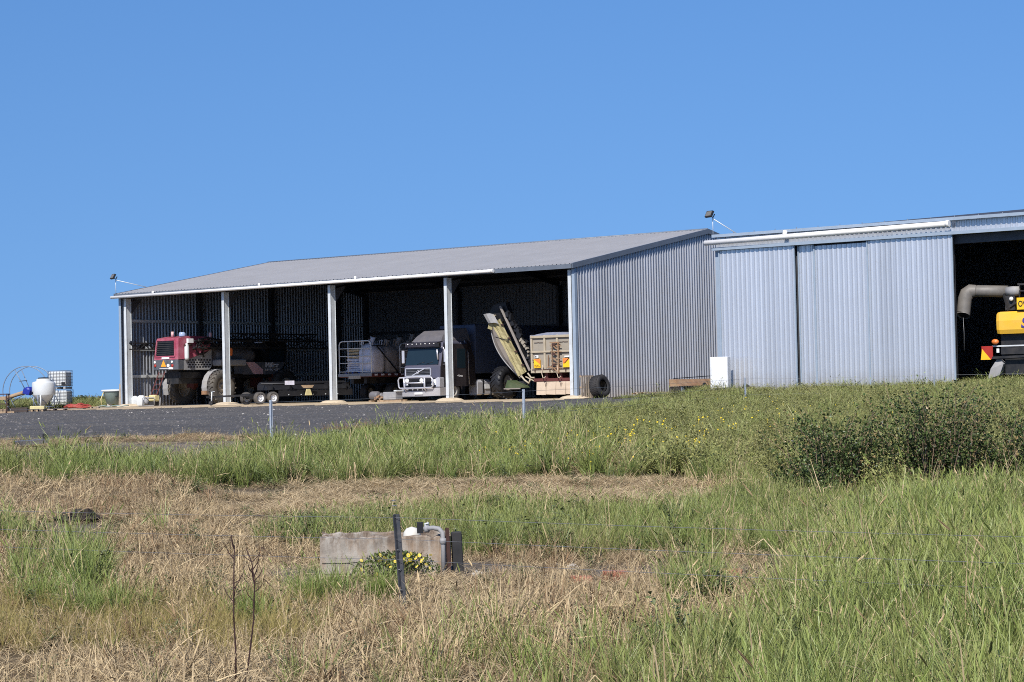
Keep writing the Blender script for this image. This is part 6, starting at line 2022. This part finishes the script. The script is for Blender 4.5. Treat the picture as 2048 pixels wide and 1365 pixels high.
# loose stones and pale litter on the yard
r = np.random.default_rng(44)
mb = MB(); 
yp = sample_ground(7.0, 46, 118, .5, 50, 5)
ym = yard_mask(yp[:, 0], yp[:, 1]) & (np.abs(yp[:, 0]) < 30)
yp = yp[ym]
yz = ground_z(yp[:, 0], yp[:, 1]) + .01
yq = r.random(len(yp)) + .10 * fbm(yp[:, 0] * .3, yp[:, 1] * .3, 8)
mat('stone_dark', (.085, .081, .078), .9, 0, .3, 5)
mat('stone_mid', (.15, .136, .132), .85, 0, .3, 5)
for k, (lo, hi_, nm, mt, lab) in enumerate(((-9, .9, 'yard_stones', 'stone_dark', 'loose dark stones on the gravel yard'), (.9, .993, 'grey_stones', 'stone_mid', 'grey stones lying over the gravel yard'), (.993, 9, 'pale_stones', 'stone', 'pale stones and bits of litter scattered over the gravel yard'))):
    mb = MB()
    for (x, y), z, q in zip(yp, yz, yq):
        if not (lo <= q < hi_): continue
        s_ = .015 + .045 * r.random() ** 2
        a = r.random() * 3
        c, sn = math.cos(a) * s_ * 1.5, math.sin(a) * s_
        mb.add([(x + c, y + sn, z), (x - sn, y + c, z), (x - c, y - sn, z), (x + sn, y - c, z), (x + .2 * c, y, z + s_ * .8)], [(0, 1, 4), (1, 2, 4), (2, 3, 4), (3, 0, 4)])
    o = mb.build(nm, mt)
    o['kind'] = 'stuff'; o['label'] = lab

# yellow wild flowers over the weeds
mat('petal_yellow', (0.75, 0.55, 0.02), .6, 0, .1)
r = np.random.default_rng(9)
fl_c = [(1085, 872, 60, 10), (1130, 884, 40, 9), (1255, 878, 45, 10), (1240, 868, 60, 12), (1290, 862, 60, 14), (1180, 900, 50, 8), (1430, 835, 60, 14), (1490, 828, 50, 10), (1020, 896, 30, 6), (1370, 885, 20, 6), (1330, 850, 90, 12), (1600, 810, 120, 12)]
mb = MB()
Yg = np.linspace(34, 92, 400)
for (cx, cy, sx, sy) in fl_c:
    for _ in range(15):
        fx, fy = cx + r.normal() * sx, cy + r.normal() * sy
        s_ = (fx - 1024) / FOC
        zz = ground_z(s_ * Yg, Yg)
        qx, qy = picture(s_ * Yg, Yg, zz + .34)
        k = int(np.argmin(np.abs(qy - fy)))
        x, y, z = s_ * Yg[k], Yg[k] + r.normal() * .3, zz[k] + .26 + .16 * r.random()
        w = .014 + .016 * r.random()
        az = r.random() * 3
        tl = Vector((r.normal() * .4, -.7, .7)).normalized()
        a = tl.cross(Vector((math.cos(az), math.sin(az), .2))).normalized(); b_ = tl.cross(a)
        c = Vector((x, y, z))
        mb.add([c + a * w, c + b_ * w, c - a * w, c - b_ * w, c + tl * w * .5], [(0, 1, 4), (1, 2, 4), (2, 3, 4), (3, 0, 4)])
        if r.random() < .5:
            mb.tube([c, c - Vector((0, 0, .15))], .003, 3, cap=False)
o = mb.build('yellow_wildflowers', 'petal_yellow'); o['kind'] = 'stuff'; o['label'] = 'small yellow wildflowers scattered over the weedy rise'

# leafy bushes at the right
def leaf_material(name, lo, hi, brown):
    return blade_material(name, lo, hi, brown, .15, .38)
m_bush = leaf_material('bush_leaf', (.010, .023, .007), (.125, .185, .055), (.34, .24, .11))
m_twig = mat('twig', (.20, .14, .09), .8, 0, .3, 12)
def bush(label, x, y, w, d, h, nsh, seed, lf=.06, brown=.12, lean=.5):
    """shrub grown from arching shoots that carry leaves along their outer length"""
    r = np.random.default_rng(seed)
    o = thing('bush', label, 'bush', (x, y, gz(x, y)), 0, 'leafy bushes on the right of the bank')
    V, F, hue, tip = [], [], [], []
    mb = MB()
    for k in range(nsh):
        bxx, byy = r.normal() * w * .36, r.normal() * d * .36
        hk = h * (.38 + .72 * r.random()) * (1 - .25 * min(1.5, abs(bxx) / w) ** 2)
        az = math.atan2(byy * .8 + r.normal() * .4 * d, bxx + r.normal() * .5 * w)
        out = lean * (.3 + .9 * r.random()) * hk
        p0 = np.array([bxx, byy, -.03])
        p1 = p0 + np.array([math.cos(az) * out * .35, math.sin(az) * out * .35, hk * .6])
        p2 = p0 + np.array([math.cos(az) * out, math.sin(az) * out, hk * (.8 + .25 * r.random())])
        dead = r.random() < brown
        if k % 2 == 0 or dead:
            mb.tube([Vector(p0), Vector(p1), Vector(p2)], [.011, .007, .003], 4, cap=False)
        nl = int(30 + 26 * r.random())
        for q_ in range(nl):
            t = .12 + .9 * r.random() ** .75
            c = (1 - t) ** 2 * p0 + 2 * t * (1 - t) * p1 + t * t * p2
            c = c + r.normal(size=3) * np.array([.065, .065, .045]) * (1.15 - .5 * t)
            if c[2] < .03: continue
            q = r.normal(size=3) + np.array([math.cos(az) * .6, math.sin(az) * .6 - .25, .35]); q /= np.linalg.norm(q)
            sd = np.cross(q, r.normal(size=3)); sd /= np.linalg.norm(sd)
            ll = lf * (.5 + .9 * r.random()) * (1.1 - .35 * t)
            n0 = len(V)
            up = np.cross(q, sd) * ll * .18
            V += [c, c + q * ll * .45 + sd * ll * .34 + up, c + q * ll, c + q * ll * .45 - sd * ll * .34 + up]
            F.append((n0, n0 + 1, n0 + 2, n0 + 3))
            b_ = (.5 + .5 * r.random()) if (dead and r.random() < .6) else (.9 if r.random() < .025 else .06 * r.random())
            hue += [min(1, r.random() ** 1.5 * (.45 + .75 * t))] * 4; tip += [b_] * 4
    me = bpy.data.meshes.new('foliage')
    me.from_pydata([tuple(v) for v in V], [], F)
    for k, arr in (('hue', hue), ('tip', tip)):
        at = me.attributes.new(k, 'FLOAT', 'POINT'); at.data.foreach_set('value', np.array(arr, np.float32))
    me.materials.append(m_bush)
    f = bpy.data.objects.new('foliage', me); COL.objects.link(f); f.parent = o; f['kind'] = 'stuff'
    mb.build('branches', 'twig', o)['kind'] = 'stuff'
    return o
bush('wide dark bush at the left of the bushy clump on the bank', 5.55, 34.3, .9, .8, 1.5, 150, 1, .066)
bush('tallest dark bush in the middle of the bushy clump, with brown leaves low down', 7.15, 34.5, 1.0, .9, 1.85, 210, 2, .066, .12)
bush('lighter green bush at the right end of the bushy clump', 8.85, 34.2, 1.05, .8, 1.5, 150, 3, .066, .08)
bush('small low bush in front of the dark bushes at the left', 4.95, 33.2, .55, .5, .66, 80, 4, .06, .05)
# far scrub beside the yard
for k, (x, y, s_, lab) in enumerate(((-32.4, 150, .6, 'dark scrubby bush on the skyline left of the water trough'), (-31.7, 152, .55, 'brown scrubby bush on the skyline close to the water trough'))):
    b_ = bush(lab, x, y, s_ * .7, s_ * .6, s_ * 1.3, 40, 10 + k, .14, .3 + .6 * k)
    b_['group'] = 'scrub on the skyline'

# daisy plant against the concrete box
dp = thing('daisy_plant', 'low bush of yellow daisies growing against the front of the concrete box', 'daisy plant', (bx + .13, by - .50, gz(bx + .13, by - .5)), 0)
r = np.random.default_rng(21)
V, F, hue, tip = [], [], [], []
for _ in range(1500):
    x = r.normal() * .22; x = max(-.47, min(.45, x))
    top = .27 * math.sqrt(max(.05, 1 - (x / .5) ** 2))
    c = np.array([x, r.normal() * .07, top * (.1 + .9 * r.random() ** .7)])
    q = r.normal(size=3) + np.array([0, -.3, .4]); q /= np.linalg.norm(q)
    sd = np.cross(q, r.normal(size=3)); sd /= np.linalg.norm(sd)
    ll = .022 + .026 * r.random()
    k = len(V)
    V += [c, c + q * ll * .5 + sd * ll * .25, c + q * ll, c + q * ll * .5 - sd * ll * .25]
    F.append((k, k + 1, k + 2, k + 3)); hue += [r.random()] * 4; tip += [.1 * r.random()] * 4
me = bpy.data.meshes.new('foliage'); me.from_pydata([tuple(v) for v in V], [], F)
for k, arr in (('hue', hue), ('tip', tip)):
    at = me.attributes.new(k, 'FLOAT', 'POINT'); at.data.foreach_set('value', np.array(arr, np.float32))
me.materials.append(m_bush)
f = bpy.data.objects.new('foliage', me); COL.objects.link(f); f.parent = dp; f['kind'] = 'stuff'
mat('daisy_yellow', (0.80, 0.62, 0.05), .6, 0, .08)
mat('daisy_centre', (0.62, 0.56, 0.28), .7, 0, .1)
mb = MB()
for k in range(12):
    a = 2 * math.pi * k / 12
    d, e = Vector((math.cos(a), math.sin(a), 0)), Vector((-math.sin(a), math.cos(a), 0))
    mb.add([d * .006, d * .017 + e * .0042 + Vector((0, 0, .002)), d * .026, d * .017 - e * .0042 + Vector((0, 0, .002))], [(0, 1, 2, 3)])
f0 = mb.build('flower', 'daisy_yellow', dp)
c0 = MB().lathe([(.0085, 0), (.007, .004), (0, .006)], 8).build('flower_centre', 'daisy_centre', f0)
spots = [(-.36, .2), (-.33, .13), (-.36, .1), (-.28, .12), (-.3, .17), (-.16, .25), (-.14, .2), (-.1, .17), (-.08, .14), (-.05, .12), (-.11, .22), (-.17, .19), (.0, .18), (.03, .2), (.07, .26), (.1, .2), (.14, .24), (.17, .26), (.16, .19), (.2, .25), (.22, .21), (.26, .24), (.3, .2), (.19, .15), (.23, .12), (.33, .14), (.37, .1), (-.2, .05), (-.34, .04), (.28, .18), (.38, .24), (-.24, .22), (-.02, .23), (.12, .16)]
for k, (x, z) in enumerate(spots):
    if k == 0: q = f0
    else:
        q = f0.copy(); COL.objects.link(q); q.parent = dp
        cc = c0.copy(); COL.objects.link(cc); cc.parent = q
    q.location = (x, -.14 - .03 * r.random(), z)
    q.rotation_euler = (math.radians(55) + r.normal() * .3, r.normal() * .3, r.random() * 6)
    q.scale = (.72 + .3 * r.random(),) * 3
# two dead dark stems close to the camera
def dead_stem(label, x, y, h, pts, seed):
    r = np.random.default_rng(seed)
    o = thing('dead_stem', label, 'dead weed stem', (x, y, gz(x, y) - .03), 0, 'dead weed stems close by')
    path = [Vector(p) * h for p in pts]
    MB().tube(path, [.0065, .006, .0055, .005, .004, .003][:len(path)], 6).build('stalk', 'stem_dark', o)
    for k in range(9):
        t = .45 + .55 * r.random()
        i = min(int(t * (len(path) - 1)), len(path) - 2)
        p = path[i].lerp(path[i + 1], t * (len(path) - 1) - i)
        a = r.random() * 6.28
        d = Vector((math.cos(a) * .09, math.sin(a) * .05, .05 + .06 * r.random()))
        MB().tube([p, p + d * .5, p + d * .8 + Vector((0, 0, .03)), p + d + Vector((d.x * .5, 0, -.04))], [.004, .0035, .003, .002], 4).build('twig', 'stem_dark', o)
    return o
dead_stem('straight dark dead stem, the left one of the two standing in the foreground', -1.945, 13.7, .98, [(0, 0, 0), (.005, 0, .25), (-.005, 0, .5), (.0, 0, .75), (.008, 0, 1)], 1)
dead_stem('curved dark dead stem with a hooked top, the right one of the two', -1.86, 13.5, .97, [(0, 0, 0), (.04, 0, .25), (.075, 0, .5), (.085, 0, .75), (.07, 0, .9), (.03, 0, 1)], 2)
